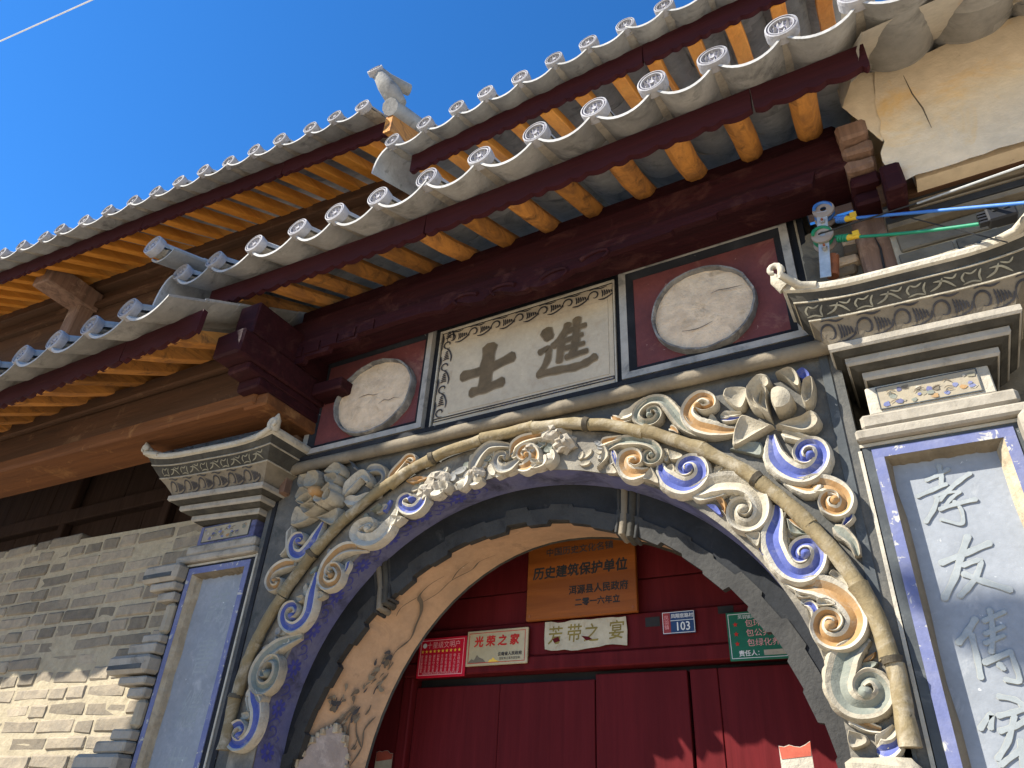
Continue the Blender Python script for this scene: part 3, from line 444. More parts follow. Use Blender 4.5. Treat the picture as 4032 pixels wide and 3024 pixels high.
def fascia(name, x0, x1, y, z0, z1, zf, parent, pitch=.1, th=.028, mat='fascia_red', step=1.6):
    x = x0                                                   # board sections, each with a scalloped lower edge
    while x < x1-.01:
        xe = min(x+step, x1); bot = []
        q = x
        k = 0
        while q < xe-1e-4:
            pw = pitch*(1.25 if k % 2 else .75); e = min(q+pw, xe); k += 1
            for t in (0.04, .18, .36, .5, .64, .82, .96):
                xx = q+(e-q)*t; bot.append((xx, z0 + .02*(1-math.sin(math.pi*t)) + zf(xx)))
            q = e
        top = [(xe, z1+zf(xe))]+[(x+(xe-x)*t, z1+zf(x+(xe-x)*t)) for t in (.75,.5,.25)]+[(x, z1+zf(x))]
        MB().prism([(bot[0][0], bot[0][1])]+bot+top, y, y+th).build(name, mat, parent, smooth=30)
        x = xe+.002
def log_mesh(w, h, m, L, rounded, seed=0):
    mb = MB(); rnd = random.Random(seed)
    prof = [(-.5,0),(-.42,-.24),(-.22,-.46),(.22,-.46),(.42,-.24),(.5,0),(.42,.3),(0,.5),(-.42,.3)] if rounded else [(-.5,-.44),(-.44,-.5),(.44,-.5),(.5,-.44),(.5,.5),(-.5,.5)]
    n = len(prof); vs = []; K = 5
    for i in range(K+1):
        yy = L*i/K; jx = rnd.uniform(-.004,.004); jz = rnd.uniform(-.003,.003)
        vs += [(p*w+jx, yy, yy*m+q*h+h/2+jz) for p, q in prof]
    fs = [(i*n+j, i*n+(j+1) % n, (i+1)*n+(j+1) % n, (i+1)*n+j) for i in range(K) for j in range(n)]
    fs += [tuple(range(n-1,-1,-1)), tuple(range(K*n, K*n+n))]
    mb.add(vs, fs); return mb.build('rafter', 'rafter', smooth=28, mesh_only=True)
def roof(name, label, mw, xs, m, L, r, sag, fy, fz0, fz1, fx, rxs, ry, rz, rL, rw, rh, rounded, zf=lambda x: 0, old=False, fpitch=.1, group=None, skip=()):
    root = thing(name, label, 'roof', group); root.matrix_world = mw
    dm = disc_mesh(r); cm = cover_mesh(r*.93, m, L); xs = sorted(xs); rr = random.Random(len(xs))
    for x in xs:
        if x in skip: continue
        c = ob('cover_tile', cm, root, T(x+rr.uniform(-.006,.006), rr.uniform(-.008,.008), zf(x)) @ Matrix.Rotation(rr.uniform(-.03,.03), 4, 'Z'))
        ob('eave_disc', dm, c, T(0, -.002, .004) @ Matrix.Rotation(rr.uniform(0,6.28), 4, 'Y') if False else T(0,-.002,.004) @ Matrix.Rotation(R(-5)+rr.uniform(-.05,.05), 4, 'X') @ Matrix.Rotation(rr.uniform(0,.7), 4, 'Y'))
    pl = .25; npan = max(2, min(6, int(L/ (pl*.82))))
    cache = {}
    for a, b in zip(xs, xs[1:]):
        w = round((b-a)*1.03, 2)
        if w not in cache: cache[w] = pan_mesh(w, sag, m, pl)
        for k in range(npan):
            y = -.012 + k*pl*.8
            ob('pan_tile', cache[w], root, T((a+b)/2+rr.uniform(-.004,.004), y+(rr.uniform(-.006,.006)), y*m - .016 + k*.004 + zf((a+b)/2)+rr.uniform(-.003,.003)))
    fascia('fascia_board', fx[0], fx[1], fy, fz0, fz1, zf, root, fpitch)
    lms = [log_mesh(rw*random.uniform(.9,1.08), rh, m, rL, rounded, k) for k in range(4)]
    for me in lms:
        if old: me.materials[0] = MATS['rafter_old']
    for x in rxs:
        ob('rafter', rr.choice(lms), root, T(x+rr.uniform(-.012,.012), ry, rz + zf(x)))
    return root
zmain = lambda x: .016*(x+1)**2 if x < -1 else 0
main_xs = [-3.48,-3.18,-2.84,-2.512,-2.241,-1.953,-1.653,-1.36,-1.055,-.777,-.51,-.258,.007,.28,.55,.82,1.09]
main = roof('tiled_roof', 'grey tiled gate roof over the inscription, its eave ending in white rosette discs', T(0,-.75,4.24), main_xs, .446, 2.1, .062, .092, .15, -.20, -.06, (-3.36,.27),
     [.03-.26*k for k in range(13)], .18, -.20, 1.0, .112, .095, True, zmain, old=True, fpitch=.1)
left_xs = [-3.03-.335*k for k in range(22)]
lw = roof('tiled_roof', 'lower grey tiled roof of the left wing, above the brick wall', T(0,-1.0,3.835), left_xs, .55, 2.6, .066, .09, .16, -.175, -.03, (-10,-2.97),
     [-3.16-.3*k for k in range(20)], .18, -.175, 1.0, .1, .085, False, lambda x: .05*max(0, (x+3.6))**2, old=True, fpitch=.1, skip=(-3.03,))
for k in lw.children:                                        # a few greyer rafters
    pass
ur = roof('tiled_roof', 'small grey tiled upper roof directly above the gate roof', T(0,-.35,5.36), [-2.36,-2.10,-1.86,-1.65,-1.42,-1.19,-.97,-.74,-.52,-.29,-.06,.17,.40], .45, 1.1, .056, .065, .13, -.20, -.03, (-2.30,.5),
     [-2.2+.222*k for k in range(12)], .16, -.20, .95, .085, .07, False, lambda x: .046*(x+2.36), fpitch=.08)
UA = R(4); ULM = T(-2.85,-.25,6.13) @ Matrix.Rotation(UA, 4, 'Z')
ul_xs = [0,-.26,-.50,-.79,-1.06,-1.335,-1.61,-1.895,-2.185,-2.465,-2.78,-3.1,-3.41,-3.66,-3.98,-4.27,-4.56,-4.85,-5.14,-5.43,-5.72,-6.01,-6.3,-6.59,-6.88,-7.17]
ul = roof('tiled_roof', 'long upper tiled roof on the left, highest against the blue sky', ULM, ul_xs, .55, 1.6, .062, .07, .17, -.17, .0, (-7.3,.16),
     [-.1-.265*k for k in range(27)], .2, -.16, 1.2, .1, .09, False, fpitch=.11)
# verge of the upper-left roof: end cover tile with an upturned finial
def cover_run(pts, r, mat, n=10):
    mb = MB(); mb.tube(pts, r, n, 0); return mb
for (x, y0, z0) in ((.20, .06, .0),):
    vb = MB(); vb.tube([(x, y0+1.5*t, z0-.02+1.5*t*.55) for t in (0,.1,.3,.6,1)], .07, 10); vb.build('verge_tile', 'tile', ul, smooth=40)
fin = MB(); fin.tube([(.25,.12,.04),(.20,.06,.12),(.14,0,.22),(.10,-.02,.30)], [.06,.085,.07,.055], 10, squash=.8); fin.build('finial', 'tile', ul, smooth=50)
ob('eave_disc', disc_mesh(.062), ul, T(.08,-.05,.34) @ Matrix.Rotation(R(-20), 4, 'X'))
fin2 = MB(); fin2.tube([(.08,-.045,.335),(.14,.05,.31),(.23,.2,.34)], [.055,.055,.045], 10); fin2.build('finial_cover', 'tile', ul, smooth=50)
MB().box(.12,.2,.11,1.4,-.0,.1).xf(Matrix.Shear('XY', 4, (0,0))).build('verge_board', 'rafter_old', ul) if False else None
vb = MB(); vb.add([(.15,.1,-.25),(.15,1.5,.52),(.15,1.5,.70),(.15,.1,-.07),(.21,.1,-.25),(.21,1.5,.52),(.21,1.5,.70),(.21,.1,-.07)], [(0,3,2,1),(4,5,6,7),(0,1,5,4),(3,7,6,2),(0,4,7,3),(1,2,6,5)]); vb.build('verge_board', 'rafter_old', ul)
# left end of the small upper roof: curved end pan
eb = MB(); pts = []
for k in range(7):
    t = k/6; pts.append((-2.40-.10*math.sin(t*1.5), -.02-.16*t*t-.05*t))
vs = [(x, y, z) for x, z in pts for y in (.0,.5)]
vs2 = []
for (x, z) in pts:
    vs2 += [(x, 0.0, z), (x, .6, z+.27), (x+.012, 0.0, z-.014), (x+.012, .6, z+.256)]
fs = []
for k in range(6):
    a = 4*k; b = a+4; fs += [(a,a+1,b+1,b), (a+2,b+2,b+3,a+3), (a,b,b+2,a+2)]
fs += [(24,25,27,26)]
eb.add(vs2, fs).build('end_tile', 'tile_edge', ur, smooth=40)
# left end of the gate roof: curved end pan, and the raised verge tile with its own disc
eb = MB(); vs2 = []
for k in range(7):
    t = k/6; x = -3.52-.085*math.sin(t*1.6); z = .075-.20*t*t-.02*t
    vs2 += [(x, -.03, z), (x, .5, z+.23), (x+.016, -.03, z-.012), (x+.016, .5, z+.22)]
eb.add(vs2, fs).build('end_tile', 'tile_edge', main, smooth=40)
vt = ob('cover_tile', cover_mesh(.06, .36, .75), main, T(-3.56,-.17,.20))
ob('eave_disc', disc_mesh(.068), vt, T(0,-.004,.004) @ Matrix.Rotation(R(-5), 4, 'X'))
ob('pan_tile', pan_mesh(.2, .05, .36, .6), main, T(-3.54,-.12,.185))

# ================================================================== TIMBER OF THE GATE
def beam(name, label, cat, x0, x1, y0, y1, z0, z1, mat, seed, tilt=0, bev=.008):
    mb = roughbox(x0,x1,y0,y1,z0,z1,bev,.004,1,seed,.0015)
    mb.v = [(x,y,z+tilt*(x-x0)) for x,y,z in mb.v]
    return tag(mb.build(name, mat), label, cat) if label else mb
rb = thing('lintel_beam', 'dark red lintel beam with a carved lower edge under the gate eave', 'beam')
roughbox(-3.0,.14,-.25,-.03,3.93,4.135,.012,.003,2,3,.002).build('beam', 'maroon', rb, smooth=30)
roughbox(-2.98,.12,-.20,-.03,4.135,4.26,.012,.003,1,4,.002).build('upper_beam', 'maroon', rb, smooth=30)
vp = [(-2.95,3.95),(-2.95,3.80),(-2.80,3.79),(-2.79,3.825),(-2.62,3.82),(-2.61,3.85),(-2.42,3.845),(-2.41,3.87),(-2.2,3.875),(-2.0,3.872),(-1.9,3.86),(-1.84,3.845),(-1.79,3.875),(-1.74,3.862),(-1.68,3.835),(-1.60,3.822),(-1.55,3.858),(-1.49,3.845),(-1.42,3.812),(-1.36,3.802),(-1.33,3.815),(-1.30,3.80),(-1.25,3.795),(-1.17,3.808),(-1.10,3.84),(-1.05,3.832),(-.98,3.845),(-.93,3.868),(-.8,3.87),(-.62,3.872),(-.61,3.885),(-.42,3.885),(-.41,3.9),(-.2,3.9),(-.19,3.885),(-.02,3.885),(0,3.95)]
MB().prism(vp, -.268, -.235).build('carved_valance', 'maroon', rb)
for k in range(5):
    MB().box(-2.93+.13*k, -2.82+.13*k, -.276, -.266, 3.835+.008*k, 3.90+.008*k).build('panel', 'maroon', rb)
for cx, cz, sg in ((-1.72,3.87,1),(-1.50,3.852,1),(-1.18,3.835,-1),(-.97,3.87,-1)):   # raised curls
    mb = MB(); mb.tube([(cx+sg*.09*math.cos(a)*(1-a/7), -.272, cz+.028*math.sin(a)) for a in [q*.5 for q in range(9)]], [.014-.001*q for q in range(9)], 6)
    mb.build('carved_curl', 'maroon', rb, smooth=50)
# projecting bracket beams left of the inscription
bl = thing('bracket_beam', 'dark red stacked bracket beams projecting left of the inscription panel', 'beam')
roughbox(-3.02,-2.86,-.60,.05,3.80,4.02,.01,.004,1,11,.002).build('beam', 'maroon', bl)
roughbox(-3.05,-2.84,-.66,.05,3.64,3.79,.012,.004,1,12,.002).build('lower_beam', 'maroon', bl)
for k, (a, z0, z1) in enumerate(((-.56,3.59,3.645),(-.47,3.53,3.60),(-.40,3.46,3.54))):
    roughbox(-3.03,-2.86,a,.05,z0,z1,.01,.004,0,20+k).build('corbel', 'maroon' if k < 2 else 'oldwood_orange', bl)
roughbox(-2.84,-2.62,-.12,.02,3.66,3.74,.008,.003,0,33).build('side_arm', 'maroon', bl)
# left wing beam and boards
lb = thing('timber_beam', 'weathered brown beam running along the left wing under the rafters', 'beam')
for nm, y0, y1, z0, z1, mt, sd in (('beam',-.40,-.2,3.58,3.80,'oldwood',41),('top_plate',-.43,-.2,3.80,3.90,'oldwood',42),('lower_board',-.42,-.1,3.50,3.585,'oldwood_orange',43)):
    b = roughbox(-10,-2.93,y0,y1,z0,z1,.012,.004,2,sd,.003); b.v = [(x,y,z-.022*(x+4.3)) for x,y,z in b.v]; b.build(nm, mt, lb, smooth=30)
pst = thing('timber_post', 'brown timber post between the left pillar and the inscription panel', 'post')
roughbox(-3.16,-3.0,-.06,.1,3.1,3.68,.01,.004,1,45,.003).build('shaft', 'oldwood_v', pst); roughbox(-3.0,-2.955,-.05,.1,3.1,3.66,.005,.003,1,46,.003).build('strip', 'oldwood_v', pst)
bw = thing('board_wall', 'dark recessed wooden board wall above the brick wall', 'wall')
for k in range(20):
    MB().box(-10.3+.36*k+.004, -10.3+.36*(k+1)-.004, .62+random.uniform(0,.008), .66, 2.7, 4.4).build('board', 'darkboard', bw)
for x in (-6.3,-4.95,-3.75):
    roughbox(x,x+.09,.55,.62,2.7,4.4,.008,.003,0,int(-x*10)).build('batten', 'darkboard', bw)
roughbox(-10.2,-3.1,.54,.64,3.62,3.74,.008,.003,0,77).build('rail', 'darkboard', bw)
# upper-left storey: planks, plate, post, projecting timber end
ub = thing('plank_wall', 'brown horizontal plank wall under the long upper left roof', 'wall'); ub.matrix_world = ULM
for k in range(9):
    z1 = .06-.21*k; roughbox(-7.4,.1,.86+.004*(k % 2),.90,z1-.205,z1,.006,.003,1,60+k,.002).build('plank', 'oldwood', ub)
roughbox(-7.4,.14,.76,.92,.05,.17,.01,.004,1,81,.003).build('wall_plate', 'oldwood', ub)
roughbox(-7.4,.10,.80,.86,-.16,-.10,.006,.003,1,82,.003).build('rail', 'oldwood', ub)
ubp = thing('timber_post', 'grey brown post with a square projecting beam end under the upper left roof', 'post'); ubp.matrix_world = ULM
roughbox(-4.12,-3.95,.70,.86,-1.9,.05,.012,.004,1,83,.003).build('shaft', 'oldwood_v', ubp)
roughbox(-4.16,-3.90,.30,.86,-.20,.02,.012,.004,1,84,.003).build('beam_end', 'oldwood_v', ubp)

# ================================================================== BRICK WALL
brk = thing('brick_wall', 'old grey brown brick wall left of the gate with pale mortar', 'wall')
BY = .12
jm = MB(); jm.box(-9.9,-3.60,BY+.006,BY+.4,0,3.22); 
jm.v = [(x,y,z if z < 1 else z-.05*(max(x,-7)+5.2)) for x,y,z in jm.v]; jm.build('mortar', 'joint', brk)
bmesh_var = []
for k in range(10):
    bmv = roughbox(-.5,.5,0,.09,-.5,.5,0,0,0,k); bmv = roughbox(0,1,0,.09,0,1,.0,.0,0,k)
    full = roughbox(0,.355,0,.09,0,.079,.010,.005,1,100+k,.0024); half = roughbox(0,.172,0,.09,0,.079,.010,.005,1,200+k,.0024)
    bmesh_var.append((full.build('brick','brick',mesh_only=True,smooth=25), half.build('brick','brick',mesh_only=True,smooth=25)))
z = 1.37; row = 0; rr = random.Random(3); CH_ = .0935
nb_count = 0
while z < 3.22:
    x = -6.5 + rr.uniform(0,.28); 
    while x < -3.66:
        isf = rr.random() > (.25 if row % 3 else .72); wdt = .355 if isf else .172
        zt = z+.05*(-(x+5.2))*0
        if z+.079 < 3.20-.05*(x+5.2) + .02 and nb_count < 300:
            ob('brick', bmesh_var[rr.randrange(10)][0 if isf else 1], brk, T(x, BY+rr.uniform(-.006,.006), z+rr.uniform(-.004,.004)+.004*math.sin(x*2+row)) @ Matrix.Rotation(rr.uniform(-.012,.012),4,'Y') @ Matrix.Diagonal((rr.uniform(.95,1.03),1,rr.uniform(.93,1.04),1)))
            nb_count += 1
        x += wdt+.015
    z += CH_; row += 1

for rt_, x0_, x1_, m_, L_ in ((main,-3.45,.8,.446,2.1),(lw,-10,-3.0,.55,2.6)):
    MB().add([(x0_,1.0,1.0*m_-.02),(x1_,1.0,1.0*m_-.02),(x1_,L_,L_*m_-.02),(x0_,L_,L_*m_-.02)],[(0,1,2,3)]).build('roof_deck','oldwood',rt_)
# ================================================================== GATE WALL
CX = -1.54
gate = thing('arched_gateway', 'arched gateway wall with painted scroll relief around the doorway', 'gateway')
def ell(a, b, cz, ang): return (CX + a*math.cos(ang), cz + b*math.sin(ang))
def arch(a, b, cz, n=64, zb=0.0):                            # left foot -> over -> right foot
    return [(CX-a, zb)] + [ell(a, b, cz, math.pi-math.pi*k/n) for k in range(n+1)] + [(CX+a, zb)]
AIN = (1.244, 1.119, 1.85); ABAM = (1.42, 1.222, 1.95)
def ringface(inner, outer, y, mi=0, mb=None):                # inner/outer: equal-length lists of (x,z)
    mb = mb or MB(); n = len(inner)
    mb.add([(x,y,z) for x,z in inner]+[(x,y,z) for x,z in outer], [(i, i+1, n+i+1, n+i) for i in range(n-1)], mi); return mb
X0, X1, ZT = -3.10, -.08, 3.27
inn = arch(*AIN); n = len(inn); outl = []
for x, z in inn:
    dx, dz = x-CX, max(z-1.6, 0)
    if z <= 0.01: outl.append((X0 if dx < 0 else X1, 0)); continue
    ts = []
    if dx: ts.append(((X1 if dx > 0 else X0)-CX)/dx)
    if dz > 0: ts.append((ZT-1.6)/dz)
    t = min(ts); outl.append((CX+dx*t, 1.6+dz*t if dz > 0 else z))
ringface(inn, outl, 0.0).build('wall_face', 'spandrel', gate)
# reveal (painted lavender), recessed dark face ring with a stepped inner edge, soffit
rv = MB(); k = len(inn)
rv.add([(x,0.0,z) for x,z in inn]+[(x,.17,z) for x,z in inn], [(i, i+1, k+i+1, k+i) for i in range(k-1)]); rv.build('arch_reveal', 'lavender', gate, smooth=60)
CR = -1.525
def jag(a, b, cz, N=34, seed=2):
    rnd = random.Random(seed); pts = [(CR-a-.01, 0)]
    for i in range(N+1):
        ang = math.pi - math.pi*i/N; j = [.0,.024,.008,.028,.012][i % 5]*(.7+.6*rnd.random())
        for q in (ang+.004*0, ):
            pts.append((CR+(a-.06+j)*math.cos(ang), cz+(b-.03+j)*math.sin(ang)))
        if i < N:
            a2 = ang - math.pi/N*.92; pts.append((CR+(a-.06+j*.9)*math.cos(a2), cz+(b-.03+j*.9)*math.sin(a2)))
    pts.append((CR+a+.01, 0)); return pts
JG = jag(1.235, 1.20, 1.60)
def resample_outer(pl, A):
    out = []
    for x, z in pl:
        if z <= 0.01: out.append((CX+math.copysign(A[0]+.02, x-CX), 0)); continue
        if z < A[2]: out.append((CX+math.copysign(A[0]+.02, x-CX), z)); continue
        ang = math.atan2((z-A[2])/A[1], (x-CX)/A[0]); out.append((CX+(A[0]+.02)*math.cos(ang), A[2]+(A[1]+.02)*math.sin(ang)))
    return out
def inset(pl, d):
    out = []
    for x, z in pl:
        v = Vector((x-CX, z-1.5)); l = v.length; out.append((CX+v.x*(1+d/l), 1.5+v.y*(1+d/l) if z > .02 else z))
    return out
JO = inset(JG, .075)
fr = ringface(JO, resample_outer(JG, AIN), .17, 0); fr.build('arch_face_band', 'band_grey', gate)
fr = MB(); ringface(JG, JO, .162, 0, fr); k = len(JG)
fr.add([(x,.162,z) for x,z in JO]+[(x,.171,z) for x,z in JO], [(i+1, i, k+i, k+i+1) for i in range(k-1)], 0)
fr.add([(x,.162,z) for x,z in JG]+[(x,.20,z) for x,z in JG], [(i, i+1, k+i+1, k+i) for i in range(k-1)], 0)
fr.build('arch_rim', 'band_rim', gate)
def far(a, b, cz): return [(CX+math.copysign(1,x-CX)*a, 0) if z <= .01 else None for x, z in JG]
sf = MB(); SO = []
for x, z in JG:
    if z <= .01: SO.append((-.28 if x > CX else -2.525, 0)); continue
    ang = math.atan2((z-1.60)/1.18, (x-CR)/1.2); SO.append((-1.44+(1.16 if math.cos(ang) > 0 else 1.085)*math.cos(ang), 1.60+1.2*math.sin(ang)))
k = len(JG); sf.add([((CR+1.225*math.cos(math.atan2((z-1.6)/1.18,(x-CR)/1.2)) if z > .01 else x),.1995,(1.60+1.19*math.sin(math.atan2((z-1.6)/1.18,(x-CR)/1.2)) if z > .01 else z)) for x,z in JG]+[(x,.44,z) for x,z in SO], [(i, i+1, k+i+1, k+i) for i in range(k-1)]); sf.build('soffit', 'soffit', gate, smooth=40)
er = MB(); ringface([(-1.44+(x+1.44)*.988, z-.01 if z > .02 else z) for x,z in SO], SO, .441, 0, er)
er.build('soffit_edge', 'cornice_dark', gate)
# moulded ribs across the face ring
for ang in (R(131), R(66)):
    c, s_ = math.cos(ang), math.sin(ang)
    for q, (off, rad, mt) in enumerate(((-.05,.010,'band_rim'),(-.02,.018,'cornice_dark'),(.022,.018,'cornice_tan'),(.052,.010,'band_rim'))):
        tx, tz = -s_, c
        p0 = Vector((CX+1.26*c+tx*off, .175, 1.85+1.13*s_+tz*off)); p1 = Vector((CR+1.19*c+tx*off*.9, .152, 1.60+1.165*s_+tz*off*.9)); p2 = Vector((CR+1.185*c+tx*off*.9, .22, 1.6+1.16*s_+tz*off*.9))
        MB().tube([p0, (p0+p1)/2+Vector((0,.015,0)), p1, p2], rad, 8).build('rib', mt, gate, smooth=60)
# wall core behind (keeps light out), upper wall
core = MB(); core.box(-3.10,-2.80,.14,1.2,0,4.3); core.box(-.28,-.08,.14,1.2,0,4.3); core.box(-2.8,-.28,.46,1.2,3.0,4.3)
core.box(-.1,1.6,.32,1.2,0,4.2); core.box(-3.66,-3.08,.32,1.2,0,3.2)
core.build('wall_core', 'stone', gate)
# relief ground ring
ro = []
for x, z in inn:
    if z <= .01: ro.append((CX+math.copysign(1.41, x-CX), 0)); continue
    ang = math.atan2((z-1.85)/1.119, (x-CX)/1.244); ro.append((CX+1.41*math.cos(ang), 1.94+1.215*math.sin(ang)))
rg = MB(); ringface(inn, ro, -.006, 0, rg); rg.add([(x,-.006,z) for x,z in inn]+[(x,.002,z) for x,z in inn], [(i, i+1, n+i+1, n+i) for i in range(n-1)], 0)
rg.build('relief_ground', 'relief_ground', gate)
# vertical margins, the right one coloured in a sunlit slate tone, and thin white lines
for x in (X0+.055, X1-.055):
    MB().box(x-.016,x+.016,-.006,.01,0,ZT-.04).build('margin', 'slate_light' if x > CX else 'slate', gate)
for x in (X0+.003, X1-.003):
    MB().box(x-.006,x+.006,-.004,.01,0,2.79).build('white_line', 'lime', gate)
# jamb capitals below the scrolls
roughbox(-.31,-.11,-.09,.0,1.35,1.80,.02,.006,2,71,.004).build('capital', 'cream', gate, smooth=40)
roughbox(-2.97,-2.78,-.09,.0,1.25,1.72,.02,.006,2,72,.004).build('capital', 'cream', gate, smooth=40)

# bamboo stem round the arch, in segments with nodes
NSEG = 17
for i in range(NSEG):
    a0 = R(186) - R(192)*i/NSEG; a1 = R(186) - R(192)*(i+1)/NSEG
    pts = []; rad = []
    for q in range(9):
        t = q/8; a = a0+(a1-a0)*(t*.985); x, z = ell(ABAM[0], ABAM[1], ABAM[2], a)
        pts.append((x+.006*math.sin(i*2.1+q*.5), -.04, z+.006*math.cos(i*1.7+q*.6))); rad.append(.030 + (.004 if q in (0,8) and i % 3 == 0 else 0) - .002*math.sin(math.pi*t)+random.uniform(-.002,.002))
    mb = MB(); mb.tube(pts, rad, 10, 0, True, 1.0); seg = mb.build('bamboo_stem', 'bamboo', gate, smooth=45)
    if i % 3 == 0:
        x, z = ell(ABAM[0], ABAM[1], ABAM[2], a1+.012); x2, z2 = ell(ABAM[0], ABAM[1], ABAM[2], a1-.004)
        MB().tube([(x,-.047,z),(x2,-.047,z2)], [.034,.028], 10).build('node', 'bamboo_node', seg, smooth=45)

# scrolls: swept bands with raised white edges and a coloured groove
def scroll(col, wd, H, pts, name='scroll', base=-.004):
    q = crom(pts, 6); k = len(q); mb = MB(); vs = []
    off = [-1,-.95,-.78,-.47,0,.47,.78,.95,1]; hh = [0,.60,.92,.80,.55,.84,1.0,.66,0]
    L = 0; lens = [0]
    for i in range(1,k): L += (q[i]-q[i-1]).length; lens.append(L)
    for i, p in enumerate(q):
        t = (q[min(i+1,k-1)]-q[max(i-1,0)]).normalized(); nn = Vector((-t.y,t.x)); s = lens[i]/L
        f = min(1, .35+3.2*s) * (1-.62*max(0, s-.30)/.70); hk = min(1,.5+3*s)*(1+.25*s)
        sc = 1+.10*abs(math.sin(lens[i]*math.pi/.035))
        for o_, h_ in zip(off, hh):
            e = sc if o_ < -.9 else 1
            pp = p+nn*o_*e*wd*.5*f; vs.append((pp.x, base-H*h_*hk, pp.y))
    n_ = len(off); fs = []; ms = []
    for i in range(k-1):
        for j in range(n_-1):
            fs.append((i*n_+j, (i+1)*n_+j, (i+1)*n_+j+1, i*n_+j+1)); ms.append(1 if j in (3,4) else 0)
    fs += [tuple(range(n_)), tuple(range((k-1)*n_+n_-1, (k-1)*n_-1, -1))]; ms += [0,0]
    mb.v = vs; mb.f = fs; mb.m = ms
    if len(pts) > 7:                                         # rolled boss at the eye of the spiral
        c = q[-1]; r_ = wd*.24; N = 10
        for a in range(3):
            pass
        dv = []; df = []
        for ring in range(4):
            ph = ring*math.pi/6; 
            for j in range(N): dv.append((c.x+r_*math.cos(ph)*math.cos(2*math.pi*j/N), base-H*.5-H*.95*math.sin(ph), c.y+r_*math.cos(ph)*math.sin(2*math.pi*j/N)))
        for ring in range(3):
            for j in range(N): df.append((ring*N+j, ring*N+(j+1)%N, (ring+1)*N+(j+1)%N, (ring+1)*N+j))
        df.append(tuple(3*N+j for j in range(N)))
        mb.add(dv, df, 1)
    return mb.build(name, ['lime' if col in ('white','blue','ochre','cream') else 'cream', {'white':'lime'}.get(col, col)], gate, smooth=38)
for col, wd, H, pts in SCROLLS:
    scroll(col, wd*1.12, H*.82, pts, 'scroll' if len(pts) > 5 else 'leaf_band')
def pillow(poly, h, cup, mats, name, parent, base=-.002, seed=0, inset_=.6):
    rnd = random.Random(seed); P = [Vector(p) for p in poly]; P = crom(P+[P[0]], 3)[:-1]; c = sum(P, Vector((0,0)))/len(P); mb = MB(); n_ = len(P)
    vs = [(p.x, base, p.y) for p in P]+[(c.x+(p.x-c.x)*.96, base-h*.8, c.y+(p.y-c.y)*.96) for p in P]+[(c.x+(p.x-c.x)*.84, base-h*(1.05), c.y+(p.y-c.y)*.84) for p in P]+[(c.x+(p.x-c.x)*inset_*.7, base-h*(1.05-cup), c.y+(p.y-c.y)*inset_*.7) for p in P]+[(c.x, base-h*(1.1-cup*1.3), c.y)]
    fs = []
    for r_ in range(3):
        for j in range(n_): fs.append((r_*n_+j, r_*n_+(j+1)%n_, (r_+1)*n_+(j+1)%n_, (r_+1)*n_+j))
    for j in range(n_): fs.append((3*n_+j, 3*n_+(j+1)%n_, 4*n_))
    a = sum(P[i].x*P[(i+1)%n_].y-P[(i+1)%n_].x*P[i].y for i in range(n_))
    if a < 0: fs = [f[::-1] for f in fs]
    mb.add(vs, fs); return mb.build(name, mats, parent, smooth=50)
for i, (col, poly) in enumerate(LEAVES):
    pillow(poly, .022+.012*(i % 3), .3, {'white':'lime'}.get(col, col), 'leaf', gate, seed=i)
rr = random.Random(12)                                       # small filler leaves and buds in the gaps
for i in range(150):
    a = rr.uniform(R(2), R(178)); t = rr.uniform(.18,.86)
    xi, zi = ell(*AIN[:2], AIN[2], a); xo, zo = ell(1.39, 1.2, 1.93, a); x = xi+(xo-xi)*t; z = zi+(zo-zi)*t
    b = rr.uniform(0,6.28); s1, s2 = rr.uniform(.02,.042), rr.uniform(.012,.022)
    poly = [(x+s1*math.cos(q)*math.cos(b)-s2*math.sin(q)*math.sin(b), z+s1*math.cos(q)*math.sin(b)+s2*math.sin(q)*math.cos(b)) for q in [k*math.pi/3 for k in range(6)]]
    pillow(poly, rr.uniform(.012,.026), .25, rr.choice(['cream','cream','lime','sage','grey']), 'leaf', gate, seed=i)
# lotus flowers
for nm, pets, lotc in (('right', PET_R, 0), ('left', PET_L, 1)):
    lot = bpy.data.objects.new('lotus_flower', None); COL.objects.link(lot); lot.parent = gate; lot.empty_display_size = .1
    pc = sum((Vector(p) for p in pets[6 if lotc == 0 else 11]), Vector((0,0)))/len(pets[6 if lotc == 0 else 11])
    for i, poly in enumerate(pets):
        kx = .82 if (i == 6 and lotc == 0) else (1.0 if (i in (7, 8) and lotc == 0) else 1.1)
        poly = [tuple(pc+(Vector(p)-pc)*kx) for p in poly]
        last = (i == 6 and lotc == 0) or (i == 11)
        mt = 'cream' if last and lotc == 0 else ('ochre' if last else ('blue' if lotc == 0 and i == 7 else ('cream' if (lotc == 0 or i < 9) else 'lime')))
        pillow(poly, (.045+.007*i if i < 7 or lotc else .04), .5 if not last else -.1, mt, 'petal', lot, seed=i)
